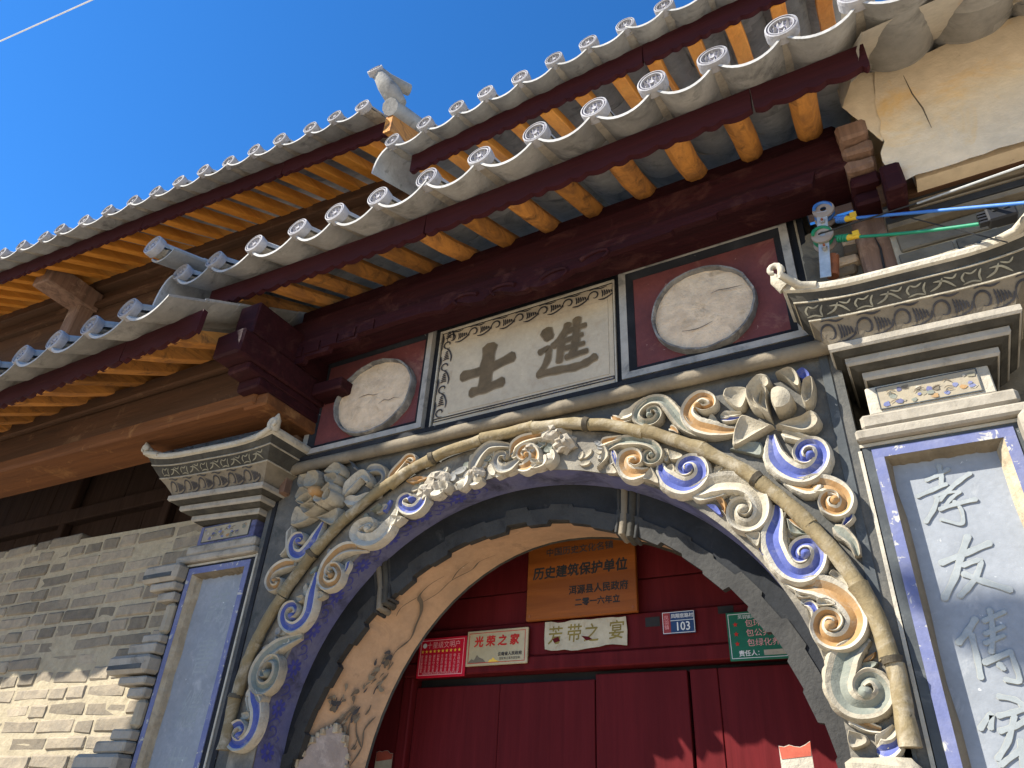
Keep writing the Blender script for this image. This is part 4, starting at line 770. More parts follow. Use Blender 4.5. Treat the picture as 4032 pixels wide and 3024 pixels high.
# broken plaster lumps on the relief
def lump(x, z, r_, h, mat, parent, seed):
    rnd = random.Random(seed); mb = MB(); vs = []; N = 12
    for ring in range(5):
        ph = ring/4*math.pi/2
        for j in range(N):
            q = 2*math.pi*j/N; k_ = rnd.uniform(.78,1.18); vs.append((x+r_*math.cos(ph)*math.cos(q)*k_, -h*math.sin(ph)*rnd.uniform(.8,1.2)-.002, z+r_*math.cos(ph)*math.sin(q)*k_*.8))
    fs = [(ring*N+j, ring*N+(j+1)%N, (ring+1)*N+(j+1)%N, (ring+1)*N+j) for ring in range(4) for j in range(N)]+[tuple(4*N+j for j in range(N))]
    mb.add(vs, fs); return mb.build('broken_plaster', mat, parent)
for k, (x, z, r_, h) in enumerate(((-1.30,3.12,.075,.085),(-1.25,3.06,.06,.09),(-1.93,3.00,.08,.07),(-1.99,2.95,.06,.07),(-1.72,3.0,.055,.06),(-1.42,3.06,.05,.07))):
    lump(x, z, r_, h*.7, 'mortar', gate, k)

# ------------------------------------------------------------------ inscription band
gb = MB(); gb.box(-2.98,-.10,0.004,.3,3.27,4.30); gb.build('band_wall', 'slate', gate)
for i in range(1):
    MB().tube([(x,-.03,3.245) for x in (-3.0,-2.4,-1.8,-1.2,-.6,-.1)], .035, 8).build('moulding', 'cornice_tan', gate, smooth=50)
    MB().box(-3.02,-.1,-.05,.01,3.275,3.30).build('fillet', 'slate', gate)
hb = MB(); rnd = random.Random(9)                             # grey herringbone strip scratched above the frames
x = -2.95
while x < -.15:
    for q in range(5):
        flat_ribbon(hb, [(x+q*.011, 4.045), (x+.085+q*.011, 4.155)] if int((x+3)/.14) % 2 else [(x+.085+q*.011, 4.045), (x+q*.011, 4.155)], .005, lambda u, v: (u, -.001, v), taper=False)
    x += .07
hb.build('herringbone_strip', 'cornice_tan', gate)
def frame(x0, x1, z0, z1, wd, y, mat, parent, name='frame', depth=.02, chamf=0.0):
    for a, b, c, d in ((x0,x1,z1-wd,z1),(x0,x1,z0,z0+wd),(x0,x0+wd,z0+wd,z1-wd),(x1-wd,x1,z0+wd,z1-wd)):
        mb = MB().box(a,b,y,y+depth,c,d); mb.build(name, mat, parent)
def mitre(x0, x1, z0, z1, wd, y0, y1, mat, parent, name='frame'):   # mitred frame sloping from y0 (outside) to y1 (inside)
    o_ = [(x0,z0),(x1,z0),(x1,z1),(x0,z1)]; i_ = [(x0+wd,z0+wd),(x1-wd,z0+wd),(x1-wd,z1-wd),(x0+wd,z1-wd)]
    for k in range(4):
        j = (k+1) % 4
        MB().add([(*[o_[k][0],y0,o_[k][1]],),(o_[j][0],y0,o_[j][1]),(i_[j][0],y1,i_[j][1]),(i_[k][0],y1,i_[k][1]),(o_[k][0],y0+.06,o_[k][1]),(o_[j][0],y0+.06,o_[j][1]),(i_[j][0],y1+.05,i_[j][1]),(i_[k][0],y1+.05,i_[k][1])],
                 [(0,1,2,3),(0,4,5,1),(2,6,7,3)]).build(name, mat, parent)
for x in ((-2.935,-.13),):                                     # outer thin pale line
    frame(-2.945,-.125,3.305,4.035,.009,-.002,'cream',gate,'thin_line',.01)
for (x0, x1, z0, z1) in ((-2.915,-2.075,3.325,3.99), (-.965,-.165,3.32,3.965)):
    mitre(x0,x1,z0,z1,.035,-.030,-.027,'frame_grey',gate)
    mitre(x0+.035,x1-.035,z0+.035,z1-.035,.03,-.027,-.004,'slate',gate,'inner_frame')
    MB().box(x0+.06,x1-.06,-.001,.03,z0+.06,z1-.06).build('red_panel','redpanel',gate)
for (cx, cz, rx, rz, sd) in ((-2.44,3.605,.275,.24,1), (-.575,3.595,.235,.228,2)):
    N = 44; rnd = random.Random(sd); rim = MB(); prof = [(1.0,.022),(1.0,-.035),(.99,-.046),(.955,-.046),(.94,-.03),(.93,.0)]
    jit = [1+rnd.uniform(-.012,.012) for _ in range(N)]
    vs = [(cx+rx*a*jit[j]*math.cos(2*math.pi*j/N), y, cz+rz*a*jit[j]*math.sin(2*math.pi*j/N)) for a, y in prof for j in range(N)]
    rim.add(vs, [(r_*N+(j+1)%N, r_*N+j, (r_+1)*N+j, (r_+1)*N+(j+1)%N) for r_ in range(len(prof)-1) for j in range(N)])
    ro_ = rim.build('roundel', 'roundel_rim', gate, smooth=40)
    dsc = MB(); vs = [(cx,-.03,cz)]; NR = 9
    for ring in range(1,NR+1):
        for j in range(N):
            a = .95*ring/NR; vs.append((cx+rx*a*math.cos(2*math.pi*j/N), -.02-.016*(1-(ring/NR)**2)+rnd.uniform(-.0025,.0025), cz+rz*a*math.sin(2*math.pi*j/N)))
    fs = [(0, 1+(j+1)%N, 1+j) for j in range(N)]+[(1+(r_-1)*N+j, 1+(r_-1)*N+(j+1)%N, 1+r_*N+(j+1)%N, 1+r_*N+j) for r_ in range(1,NR) for j in range(N)]
    dsc.add(vs, [f[::-1] for f in fs]); dsc.build('scraped_plaster', 'roughplaster', ro_, smooth=60)
# centre plaque
frame(-2.035,-.995,3.305,3.935,.008,-.012,'lime',gate,'white_line',.012)
MB().box(-2.02,-1.01,-.001,.006,3.32,3.92).build('border','plaque',gate)
MB().box(-1.93,-1.035,-.004,.0,3.385,3.825).build('inscription_panel','plaque',gate)
frame(-2.02,-1.01,3.352,3.37,.004,-.006,'ink',gate,'ink_line',.004)
def cloud(u, w_, h, P, mb, flip=False, mi=0, wd=.008):
    cx_, cy_ = u+.30*w_, .47*h; sp = []
    for k in range(12):
        a = 3.6-k*.52; r_ = (.44-.028*k)*h; sp.append((cx_+r_*.9*math.cos(a), cy_+r_*math.sin(a)))
    flat_ribbon(mb, sp, wd, P, mi)
    for k in range(5):
        x = u+.60*w_+k*.085*w_; flat_ribbon(mb, [(x,.22*h+.05*h*k),(x+.03*w_,.45*h),(x-.01*w_,.78*h-.04*h*k)], wd*.9, P, mi)
    flat_ribbon(mb, [(u+.45*w_,.1*h),(u+.7*w_,.06*h),(u+1.0*w_,.30*h),(u+1.08*w_,.55*h)], wd*1.1, P, mi)
    flat_ribbon(mb, [(u+.1*w_,.95*h),(u+.3*w_,1.0*h),(u+.55*w_,.9*h),(u+.8*w_,.95*h)], wd*.9, P, mi)
for k in range(7):
    mb = MB(); cloud(-2.0+.142*k, .142, .085, lambda u, v: (u, -.005, 3.832+v), mb, wd=.009); mb.build('painted_cloud', 'ink', gate)
for k in range(4):
    mb = MB(); cloud(3.36+.145*k, .145, .075, lambda u, v: (-1.945-v*1.0, -.005, u), mb, wd=.009); mb.build('painted_cloud', 'ink', gate)
for k in range(6):                                             # faint painted sprigs along the lower border
    mb = MB(); x = -1.72+.13*k
    for q in range(7):
        flat_ribbon(mb, [(x+.012*q, 3.345+.004*(q % 3)), (x+.012*q+.018*(1 if q % 2 else -1), 3.362+.003*(q % 2))], .006, lambda u, v: (u, -.0055, v))
    mb.build('painted_sprig', 'bluepaint' if k % 2 else 'ink', gate)
def glyph(strokes, y, mats, parent, name='character', rim=.008, k=1.0):
    mb = MB(); i = 0
    for lay, (dy, ex) in enumerate(((.0, rim), (-.0012, 0))):
        for pts, wd in strokes:
            i += 1; q = crom(pts, 5) if len(pts) > 2 else [Vector(pts[0])+(Vector(pts[1])-Vector(pts[0]))*t for t in (0,.33,.66,1)]
            n_ = len(q); vs = []; yy = y+dy-.00012*i
            t0 = (q[1]-q[0]).normalized(); t1 = (q[-1]-q[-2]).normalized()
            q = [q[0]-t0*wd*.3]+q+[q[-1]+t1*wd*.3]; n_ += 2
            for m_, p in enumerate(q):
                t = (q[min(m_+1,n_-1)]-q[max(m_-1,0)]).normalized(); nn = Vector((-t.y,t.x)); f = (.45 if m_ in (0,n_-1) else 1.0)*(1+.12*math.sin(m_*1.3))
                hw = wd*.5*f*k+ex*.5
                vs += [(p.x+nn.x*hw, yy, p.y+nn.y*hw), (p.x-nn.x*hw, yy, p.y-nn.y*hw)]
            mb.add(vs, [(2*m_,2*m_+1,2*m_+3,2*m_+2) for m_ in range(n_-1)], 1-lay if False else lay)
    return mb.build(name, [mats[1], mats[0]], parent)
for nm in ('shi','jin'): glyph(GLYPHS[nm], -.006, ('glyph_brown','glyph_edge'), gate, rim=.012)

for cx, cz, sd in ((-2.44,3.605,3),(-.575,3.595,4)):
    rnd = random.Random(sd)
    for k in range(2):
        a_ = rnd.uniform(-.16,.1); b_ = rnd.uniform(-.16,.16); pts = [(cx+a_+.035*q, cz+b_*.8+rnd.uniform(-.012,.012)) for q in range(5)]
        MB().tube([(x,-.0395,z) for x, z in pts], [.0006,.0015,.002,.0015,.0006], 5).build('crack','ink_brown',gate)
# ================================================================== TEXT
def text_mesh(body, size, bold=0.0):
    cu = bpy.data.curves.new('lettering', 'FONT'); cu.body = body; cu.size = size; cu.align_x = 'CENTER'; cu.align_y = 'CENTER'; cu.resolution_u = 2
    o_ = bpy.data.objects.new('tmp', cu); COL.objects.link(o_)
    dg = bpy.context.evaluated_depsgraph_get(); me = bpy.data.meshes.new_from_object(o_.evaluated_get(dg)); 
    bpy.data.objects.remove(o_); bpy.data.curves.remove(cu); return me
def text(body, x, y, z, size, mat, parent, wx=1.0, bold=0.0, rot=0.0, shear=0.0, name='lettering'):
    me = text_mesh(body, size, bold); me.materials.clear(); me.materials.append(MATS[mat])
    if bold:                                               # thicken the strokes with shifted copies, each a hair further out
        mb = MB(); vs = [v.co.copy() for v in me.vertices]; fs = [tuple(p.vertices) for p in me.polygons]
        for q, (dx, dy) in enumerate(((0,0),(bold,0),(-bold,0),(0,bold),(0,-bold))): mb.add([(v.x+dx, v.y+dy, v.z+.00012*q) for v in vs], fs)
        me = mb.build(name, mat, mesh_only=True)
    o_ = ob(name, me, parent)
    for v in me.vertices: v.co.x += v.co.y*shear
    o_.matrix_local = T(x,y,z) @ Matrix.Rotation(rot,4,'Y') @ Matrix.Rotation(R(90),4,'X') @ Matrix.Diagonal((wx,1,1,1))
    return o_
# ================================================================== SIDE PILLARS
def pillar(label, xi, s, wp, zt, tilt, lit, fl=1.0, din=.06):
    p = thing('gate_pillar', label, 'pillar')
    def X(d): return xi+s*d
    def bx(name, d0, d1, y0, y1, z0, z1, mat, bev=.006, seed=0, cuts=0, noise=0):
        a, b = sorted((X(d0), X(d1))); return roughbox(a,b,y0,y1,z0,z1,bev,.002,cuts,seed,noise).build(name, mat, p, smooth=30)
    # shaft with a sunk couplet panel
    for nm, d0, d1, z0, z1 in (('stile',.006,.07,0,zt+.04),('stile',wp,wp+.07,0,zt+.04),('head',.07,wp,zt-.02,zt+.04)):
        a, b = sorted((X(d0),X(d1))); MB().box(a,b,0.0,.30,z0,z1).build(nm, 'slate_light' if lit else 'slate', p)  # lighter slate on the sunlit pillar, darker on the shaded: light put into colour
    a, b = sorted((X(.07),X(wp))); MB().box(a,b,.055,.30,0,zt-.02).build('couplet_panel','panel_slate',p)
    a, b = sorted((X(.0),X(wp+.07)));
    MB().box(a,b,-.004,.0,zt+.028,zt+.04).build('white_line','lime',p)
    w_ = .035
    for nm, d0, d1, z0, z1 in (('blue_border',.035,.07,0,zt+.015-.035),('blue_border',wp,wp+.035,0,zt-.02),('blue_border',.035,wp+.035,zt-.02,zt+.015)):
        a, b = sorted((X(d0),X(d1))); MB().box(a,b,-.005,.0,z0,z1).build(nm,'bluepaint',p)
    rnd = random.Random(4 if lit else 5)                      # ragged plaster bevel round the panel
    for side in (0,1,2):
        vs = []; N = 26
        for k in range(N+1):
            t = k/N
            if side < 2:
                d = .07 if side == 0 else wp; sg = 1 if side == 0 else -1; z = t*(zt-.02)
                j = rnd.uniform(.012,.024)*(1.5 if (side == 1) else 1); vs += [(X(d),-.003,z),(X(d+sg*j*.6),.02,z),(X(d+sg*j),.0555,z)]
            else:
                d = .07+(wp-.07)*t; j = rnd.uniform(.012,.02); vs += [(X(d),-.003,zt-.02),(X(d),.02,zt-.02-j*.5),(X(d),.0555,zt-.02-j)]
        MB().add(vs, [(3*k+q,3*k+q+1,3*k+q+4,3*k+q+3) for k in range(N) for q in (0,1)]).build('panel_bevel', 'paleedge' if side == 1 else 'cornice_tan', p)
    # stacked moulded bricks on the outer side
    e = wp+.07
    stack = [(.27,2.685,2.785),(.19,2.635,2.678),(.12,2.575,2.625),(.05,2.40,2.57),(.13,2.35,2.395),(.20,2.29,2.345),(.31,2.19,2.285),(.20,2.135,2.18),(.12,2.075,2.125),(.05,1.93,2.07),(.14,1.875,1.925),(.22,1.815,1.87),(.33,1.70,1.81),(.2,1.64,1.69),(.1,1.2,1.63)]
    for k, (od, z0, z1) in enumerate(stack):
        dz = zt-2.745
        bx('moulded_brick', e-.02, e+od, -.02-od*.22, .30, z0+dz, z1+dz, 'cornice_step' if k not in (3,9) else 'flowerpanel', .018 if (z1-z0) > .06 else .008, 300+k)
        if k in (0,6,12): bx('painted_stripe', e+.01, e+od-.02, -.02-od*.22-.004, 0, z0+dz+.02, z0+dz+.045, 'slate_light', .002, 320+k)
    # plinth steps, painted flower block
    bx('step', -.005, e+.07, -.035, .3, zt+.042, zt+.085, 'cornice_step', .008, 330); bx('step', .02, e+.01, -.03, .3, zt+.086, zt+.145, 'cornice_step', .012, 331)
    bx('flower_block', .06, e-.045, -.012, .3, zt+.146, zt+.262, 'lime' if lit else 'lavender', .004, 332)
    a, b = sorted((X(.10),X(e-.085))); MB().box(a,b,-.0165,0,zt+.162,zt+.247).build('flower_panel','flowerpanel',p)
    frame(a-.004,b+.004,zt+.158,zt+.251,.004,-.0175,'slate_light',p,'thin_line',.003)
    rnd = random.Random(8+int(lit)); cols = ['bluepaint','sage','lavender','ochre','cornice_tan','ink_pale','bluepaint','lime']
    for k in range(26):
        u = a+.015+rnd.random()*(b-a-.03); v = zt+.172+rnd.random()*.06; r_ = rnd.uniform(.006,.015); mb = MB(); N = 7; y_ = -.0172-.0001*k
        mb.add([(u,y_,v)]+[(u+r_*rnd.uniform(.6,1.2)*math.cos(q*6.283/N), y_, v+r_*rnd.uniform(.5,1.0)*math.sin(q*6.283/N)) for q in range(N)], [(0,1+(q+1)%N,1+q) for q in range(N)]).build('painted_blossom', cols[k % 8], p)
    for k in range(9):
        mb = MB(); u = a+.02+rnd.random()*(b-a-.05); v = zt+.175+rnd.random()*.05
        flat_ribbon(mb, [(u,v),(u+.012,v+.008),(u+.03,v+rnd.uniform(-.01,.015))], .003, lambda q, t: (q,-.0205,t)); mb.build('painted_twig','ink_brown',p)
    # cornice: three stepped fillets, flaring painted coves, upturned white cap
    A, B = sorted((X(din),X(e-.045))); xc = (A+B)/2; hw = (B-A)/2; z0 = zt+.262
    def lift(x, amt, pp): u = abs(x-xc)/(hw+pp); return amt*max(0,(u-.35)/.65)**2.2
    def ringpts(pp, z, amt, N=16):
        pp = pp*fl
        xs_ = [A-pp+(B-A+2*pp)*k/N for k in range(N+1)]
        pts = [(A-pp, .25, z), (A-pp, .08, z)] + [(x,-pp,z) for x in xs_] + [(B+pp,.08,z),(B+pp,.25,z)]
        return [(x,y,zz+lift(x,amt,pp)+tilt*(x-xc)) for x,y,zz in pts]
    def loft(levels, name, mat):
        mb = MB(); rings = [ringpts(*l) for l in levels]; n_ = len(rings[0])
        vs = [v for r_ in rings for v in r_]; fs = [(i*n_+j, i*n_+j+1, (i+1)*n_+j+1, (i+1)*n_+j) for i in range(len(rings)-1) for j in range(n_-1)]
        mb.add(vs, fs); mb.add(rings[-1], [tuple(range(n_))]); mb.add(rings[0], [tuple(range(n_-1,-1,-1))])
        return mb.build(name, mat, p, smooth=30)
    zz = z0
    for pp in (.06,.12,.18):
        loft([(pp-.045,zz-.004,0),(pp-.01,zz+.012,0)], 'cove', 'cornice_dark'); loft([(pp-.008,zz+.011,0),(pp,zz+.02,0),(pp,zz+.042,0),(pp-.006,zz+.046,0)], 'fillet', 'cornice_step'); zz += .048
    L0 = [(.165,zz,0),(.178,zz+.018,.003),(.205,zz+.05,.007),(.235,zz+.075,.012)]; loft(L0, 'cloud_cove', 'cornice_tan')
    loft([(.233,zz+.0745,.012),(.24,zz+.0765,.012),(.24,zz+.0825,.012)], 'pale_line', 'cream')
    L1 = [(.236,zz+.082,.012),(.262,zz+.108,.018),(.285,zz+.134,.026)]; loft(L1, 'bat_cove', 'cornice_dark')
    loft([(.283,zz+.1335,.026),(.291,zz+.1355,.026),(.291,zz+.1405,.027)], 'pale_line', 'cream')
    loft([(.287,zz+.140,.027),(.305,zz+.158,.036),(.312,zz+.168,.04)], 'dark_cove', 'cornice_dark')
    loft([(.312,zz+.167,.04),(.328,zz+.173,.044),(.332,zz+.188,.05),(.325,zz+.2,.054),(.29,zz+.208,.054)], 'cap', 'lime')
    ztop = zz+.158
    for sg in (-1,1):                                          # corner curls of the cap
        xe = xc+sg*(hw+.325*fl); ze = ztop+.078+tilt*(xe-xc); sp = []
        for k in range(11):
            a_ = -.9+k*.55; r_ = .034-.0024*k; sp.append((xe+sg*(.012)+sg*r_*math.cos(a_)*(-1)*.9, -.325, ze+.018+r_*math.sin(a_)))
        MB().tube([(xe-sg*.12,-.322*fl,ze-.035),(xe-sg*.06,-.326*fl,ze-.018)]+sp, [.016,.018]+[.015-.0006*k for k in range(11)], 8).build('cap_curl', 'lime', p, smooth=60)
        MB().tube([(xe-sg*.01,-.31*fl,ze),(xe+sg*.02,-.33*fl,ze+.04),(xe+sg*.03,-.335*fl,ze+.075)], [.03,.024,.004], 8).build('cap_tip', 'lime', p, smooth=60)
    def surf(levels, out):
        def P(x, v):
            v = max(0,min(1,v)); f = v*(len(levels)-1); i = min(int(f), len(levels)-2); t = f-i
            pp = (levels[i][0]*(1-t)+levels[i+1][0]*t)*fl; z = levels[i][1]*(1-t)+levels[i+1][1]*t; am = levels[i][2]*(1-t)+levels[i+1][2]*t
            return (x, -pp-out, z+lift(x,am,pp)+tilt*(x-xc)-out*.6)
        return P
    P0 = surf(L0,.003); P1 = surf(L1,.003); x = A-.15; k = 0
    while x < B+.14:
        mb = MB(); cloud(x, .115, 1.0, P0, mb, wd=.007); 
        mb2 = MB(); sx = .115
        # cloud() expects height in the same unit; rebuild with proper aspect
        mb = MB(); h = .085
        def Pq(u, v): return P0(u, v/h)
        cloud(x, .115, h, Pq, mb, wd=.0075); mb.build('painted_cloud', 'ink', p); x += .125
    x = A-.18; h = .075
    def Pb(u, v): return P1(u, v/h)
    while x < B+.15:
        mb = MB()
        flat_ribbon(mb, [(x,.012),(x+.03,.018),(x+.055,.008)], .007, Pb); flat_ribbon(mb, [(x+.005,.02),(x,.04),(x+.012,.06)], .007, Pb)
        flat_ribbon(mb, [(x+.012,.06),(x+.03,.05),(x+.05,.062)], .007, Pb); flat_ribbon(mb, [(x+.055,.01),(x+.052,.035),(x+.062,.06)], .007, Pb)
        flat_ribbon(mb, [(x+.07,.015),(x+.10,.03),(x+.115,.06)], .008, Pb); flat_ribbon(mb, [(x+.085,.05),(x+.12,.045),(x+.15,.012)], .008, Pb)
        flat_ribbon(mb, [(x+.12,.062),(x+.145,.05),(x+.16,.065)], .007, Pb)
        mb.build('painted_bat', 'ink_pale', p); x += .172
    return p
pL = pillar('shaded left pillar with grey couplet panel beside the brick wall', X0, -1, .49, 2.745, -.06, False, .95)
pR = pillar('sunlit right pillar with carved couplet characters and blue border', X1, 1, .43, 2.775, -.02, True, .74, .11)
for nm in ('xiao','you','chuan','jia'): glyph(GLYPHS[nm], .0525, ('glyph','glyph_rim'), pR, rim=.0026, k=.8)
for k, ch in enumerate('詩書繼世'):
    text(ch, -3.375, .0542, 2.53-.26*k, .2, 'glyph', pL, wx=.8, shear=.15, name='character')

# ================================================================== PAINTED REVEAL AND SOFFIT
def on_reveal(ang, v):                                        # ang along the ellipse, v across the reveal depth
    x, z = ell(AIN[0]-.003, AIN[1]-.003, AIN[2], ang); return (x, v, z)
for k in range(9):
    a0 = R(181)-R(9.5)*k; mb = MB()
    for q in range(8):
        t = q*math.pi/4
        flat_ribbon(mb, [(a0+.008*math.cos(t), .065+.010*math.sin(t)), (a0+.026*math.cos(t), .065+.030*math.sin(t)), (a0+.036*math.cos(t), .065+.042*math.sin(t))], .015, on_reveal)
    mb.build('painted_flower', 'indigo', gate)
    mb = MB(); am = a0-R(4.75)
    flat_ribbon(mb, [(am+.035,.05),(am+.015,.09),(am-.01,.08),(am-.012,.055),(am+.002,.05),(am+.004,.066)], .006, on_reveal)
    flat_ribbon(mb, [(am-.01,.03),(am-.03,.04),(am-.045,.075),(am-.03,.1)], .005, on_reveal); flat_ribbon(mb, [(am+.045,.1),(am+.03,.115),(am+.02,.10)], .005, on_reveal)
    mb.build('painted_vine', 'indigo', gate)
def on_soffit(u, v):                                           # u: angle, v: 0 front .. 1 back
    x0, z0 = CR+1.205*math.cos(u), 1.60+1.175*math.sin(u); x1, z1 = -1.44+1.08*math.cos(u), 1.60+1.19*math.sin(u)
    x = x0*(1-v)+x1*v; z = z0*(1-v)+z1*v
    return (x-.004*math.cos(u), .205+.23*v, z-.012*math.sin(u))
rnd = random.Random(21)
def branch(pts, wd): 
    mb = MB(); flat_ribbon(mb, pts, wd, on_soffit, smooth=5); mb.build('painted_branch', 'ink_brown', gate)
branch([(R(148),.75),(R(143),.68),(R(139),.78),(R(135),.70),(R(131),.6),(R(128),.45),(R(126),.3),(R(122),.25),(R(118),.3)], .02)
branch([(R(128),.45),(R(124),.55),(R(119),.52),(R(114),.6),(R(110),.5),(R(106),.55)], .014)
branch([(R(119),.52),(R(115),.40),(R(111),.35)], .01); branch([(R(126),.3),(R(130),.2),(R(133),.25)], .01)
for k in range(3): branch([(R(178),.3+.12*k),(R(172),.32+.1*k),(R(166),.42+.1*k),(R(161),.38+.08*k),(R(157),.5+.05*k)], .03-.006*k)
branch([(R(170),.75),(R(166),.85),(R(162),.8),(R(159),.9)], .018); branch([(R(166),.85),(R(163),.7),(R(160),.62)], .012)
for k in range(70):
    c = rnd.choice([(R(150),.6,.05,.16),(R(160),.45,.05,.2),(R(168),.6,.06,.2),(R(146),.62,.03,.12),(R(157),.2,.04,.1)])
    u, v = rnd.gauss(c[0],c[2]*.6), min(.97,max(.03,rnd.gauss(c[1],c[3]*.6))); mb = MB(); t = rnd.uniform(0,6.28); l = rnd.uniform(.018,.045)
    flat_ribbon(mb, [(u,v),(u+l*.5*math.cos(t),v+l*1.4*math.sin(t)),(u+l*math.cos(t+.4),v+l*2.6*math.sin(t+.4))], rnd.uniform(.01,.024), on_soffit); mb.build('painted_leaf', rnd.choice(['ink_brown','ink_brown','cornice_tan','ink']), gate)
# repaired plaster at the left foot of the soffit, with its pale broken edge
pp = [(-.10,R(188)),(-.12,R(178)),(-.08,R(172)),(.02,R(167)),(.12,R(164)),(.26,R(162)),(.42,R(162.5)),(.56,R(165)),(.66,R(168)),(.72,R(174)),(.76,R(180)),(.74,R(189))]
vs = []; c = on_soffit(R(178),.35)
for v, u in pp: q = on_soffit(u, v); vs.append((q[0]+.016, q[1]-.004, q[2]))
cc = on_soffit(R(178),.35); MB().add([(cc[0]+.026,cc[1],cc[2])]+vs+[(on_soffit(u,v)) for v,u in pp], [(0,k+1,k+2) for k in range(len(pp)-1)]+[(k+1,k+1+len(pp),k+2+len(pp),k+2) for k in range(len(pp)-1)]).build('plaster_patch','pinkplaster',gate)

rnd = random.Random(14)
for k in range(26):
    t = k/25*(len(pp)-2); i_ = min(int(t), len(pp)-2); f = t-i_; v = pp[i_][0]*(1-f)+pp[i_+1][0]*f; u = pp[i_][1]*(1-f)+pp[i_+1][1]*f
    q = on_soffit(u, v); r_ = rnd.uniform(.008,.02)
    roughbox(q[0]-r_*.2,q[0]+r_*1.2,q[1]-r_,q[1]+r_,q[2]-r_,q[2]+r_,.004,.006,0,700+k).build('plaster_crumb','paleedge',gate)
# ================================================================== DOOR
door = thing('wooden_door', 'dark red plank double door with a panelled lintel inside the arch', 'door')
DY = .50
DM = T(0,.0,0) @ Matrix(((1.08,0,0,0),(0,1.0,0,.25),(0,0,1.08,-.124),(0,0,0,1)))   # doorway plane sits 0.28 m deeper; sizes follow
def plank(x0, x1, z0, z1, y, nm, parent, seed, mat='doorred'): return roughbox(x0+.0015,x1-.0015,y,y+.05,z0,z1,.003,.001,0,seed).build(nm, mat, parent)
lf = bpy.data.objects.new('door_leaf', None); COL.objects.link(lf); lf.parent = door; lf.empty_display_size = .1
rf = bpy.data.objects.new('door_leaf', None); COL.objects.link(rf); rf.parent = door; rf.empty_display_size = .1
for k, (a, b) in enumerate(((-2.31,-1.83),(-1.83,-1.348))): plank(a,b,.05,2.165,DY+.012,'plank',lf,k)
for k, (a, b) in enumerate(((-1.342,-.928),(-.918,-.80),(-.80,-.3))): plank(a,b,.05,2.185,DY+(.002 if k > 0 else .004),'plank',rf,10+k)
MB().box(-2.4,-.35,DY+.065,DY+.08,0,2.3).build('backing','black',door)
roughbox(-2.37,-2.312,DY-.03,DY+.06,0,2.21,.006,.002,0,31).build('jamb','doorred',door)
roughbox(-2.6,-2.372,DY-.012,DY+.06,0,2.9,.004,.002,0,32).build('side_board','doorred',door)
roughbox(-2.36,-.3,DY-.047,DY+.06,2.205,2.27,.006,.002,1,33,.001).build('lower_rail','doorred',door)
roughbox(-2.36,-.3,DY-.036,DY+.06,2.272,2.425,.004,.002,1,34,.001).build('upper_rail','doorred',door)
roughbox(-2.52,-.25,DY-.01,DY+.06,2.428,2.58,.004,.002,1,35,.001).build('transom_board','doorred',door)
roughbox(-2.52,-.25,DY-.006,DY+.06,2.583,2.98,.004,.002,1,36,.001).build('transom_board','doorred',door)
MB().box(-1.085,-1.02,DY-.039,DY-.03,2.36,2.40).build('mortise','black',door)
MB().box(-.765,-.70,DY-.039,DY-.03,2.39,2.42).build('mortise','black',door)

# ================================================================== SIGNS ON THE LINTEL
YS = .45
ws = thing('wooden_plaque', 'varnished wooden plaque with black lettering under the arch crown', 'sign')
roughbox(-1.66,-1.105,YS-.03,YS-.004,2.42,2.785,.003,.001,0,51).build('board','signwood',ws)
text('中国历史文化名镇', -1.385, YS-.0315, 2.735, .042, 'ink', ws, wx=1.05, bold=.0006)
text('历史建筑保护单位', -1.385, YS-.0315, 2.635, .062, 'black', ws, wx=.98, bold=.002, shear=.08)
text('洱源县人民政府', -1.29, YS-.0315, 2.54, .044, 'black', ws, wx=.96, bold=.0012)
text('二零一六年立', -1.295, YS-.0315, 2.482, .038, 'black', ws, wx=.98, bold=.0012)
for x, z in ((-1.64,2.765),(-1.125,2.765),(-1.64,2.44),(-1.125,2.44)): MB().tube([(x,YS-.033,z),(x,YS-.028,z)], .006, 8).build('nail','rust',ws)
rs = thing('red_certificate', 'bright red metal certificate with ten gold stars left of the gold plate', 'sign')
roughbox(-2.275,-1.992,YS-.012,YS-.003,2.195,2.383,.002,.0005,0,52).build('plate','signred',rs)
frame(-2.262,-2.005,2.206,2.372,.003,YS-.0136,'signpink',rs,'border_line',.001)
text('十星级文明户', -2.125, YS-.0136, 2.345, .034, 'signpink', rs, wx=.98)
MB().tube([(-2.238,YS-.0138,2.347),(-2.238,YS-.0128,2.347)], .012, 10).build('emblem','white',rs)
for k in range(10):
    cx_, cz_ = -2.248+.0242*k, 2.318; mb = MB(); vs = [(cx_,YS-.0138,cz_)]
    for q in range(10):
        r_ = .0095 if q % 2 == 0 else .004; vs.append((cx_+r_*math.sin(q*math.pi/5), YS-.0138, cz_+r_*math.cos(q*math.pi/5)))
    mb.add(vs, [(0,1+q,1+(q+1)%10) for q in range(10)]).build('star','goldstar',rs)
for k, col_ in enumerate(['爱党爱国星','遵规守法星','勤劳致富星','诚实守信星','科教文卫星','生态环保星','孝老爱亲星','团结友善星','助人为乐星','文明风尚星']):
    text('\n'.join(col_), -2.248+.0242*k, YS-.0136, 2.260, .0165, 'signpink', rs, wx=.9)
text('洱源县精神文明建设指导委员会办公室', -2.133, YS-.0136, 2.214, .0125, 'signpink', rs)
gs = thing('gold_plate', 'brushed gold plate with large red characters beside the red certificate', 'sign')
roughbox(-1.988,-1.652,YS-.016,YS-.004,2.236,2.398,.002,.0005,0,53).build('plate','gold',gs)
frame(-1.975,-1.665,2.247,2.387,.0025,YS-.0176,'redink',gs,'border_line',.001)
text('光 荣 之 家', -1.82, YS-.0176, 2.342, .052, 'redink', gs, wx=.98, bold=.002, shear=.08)
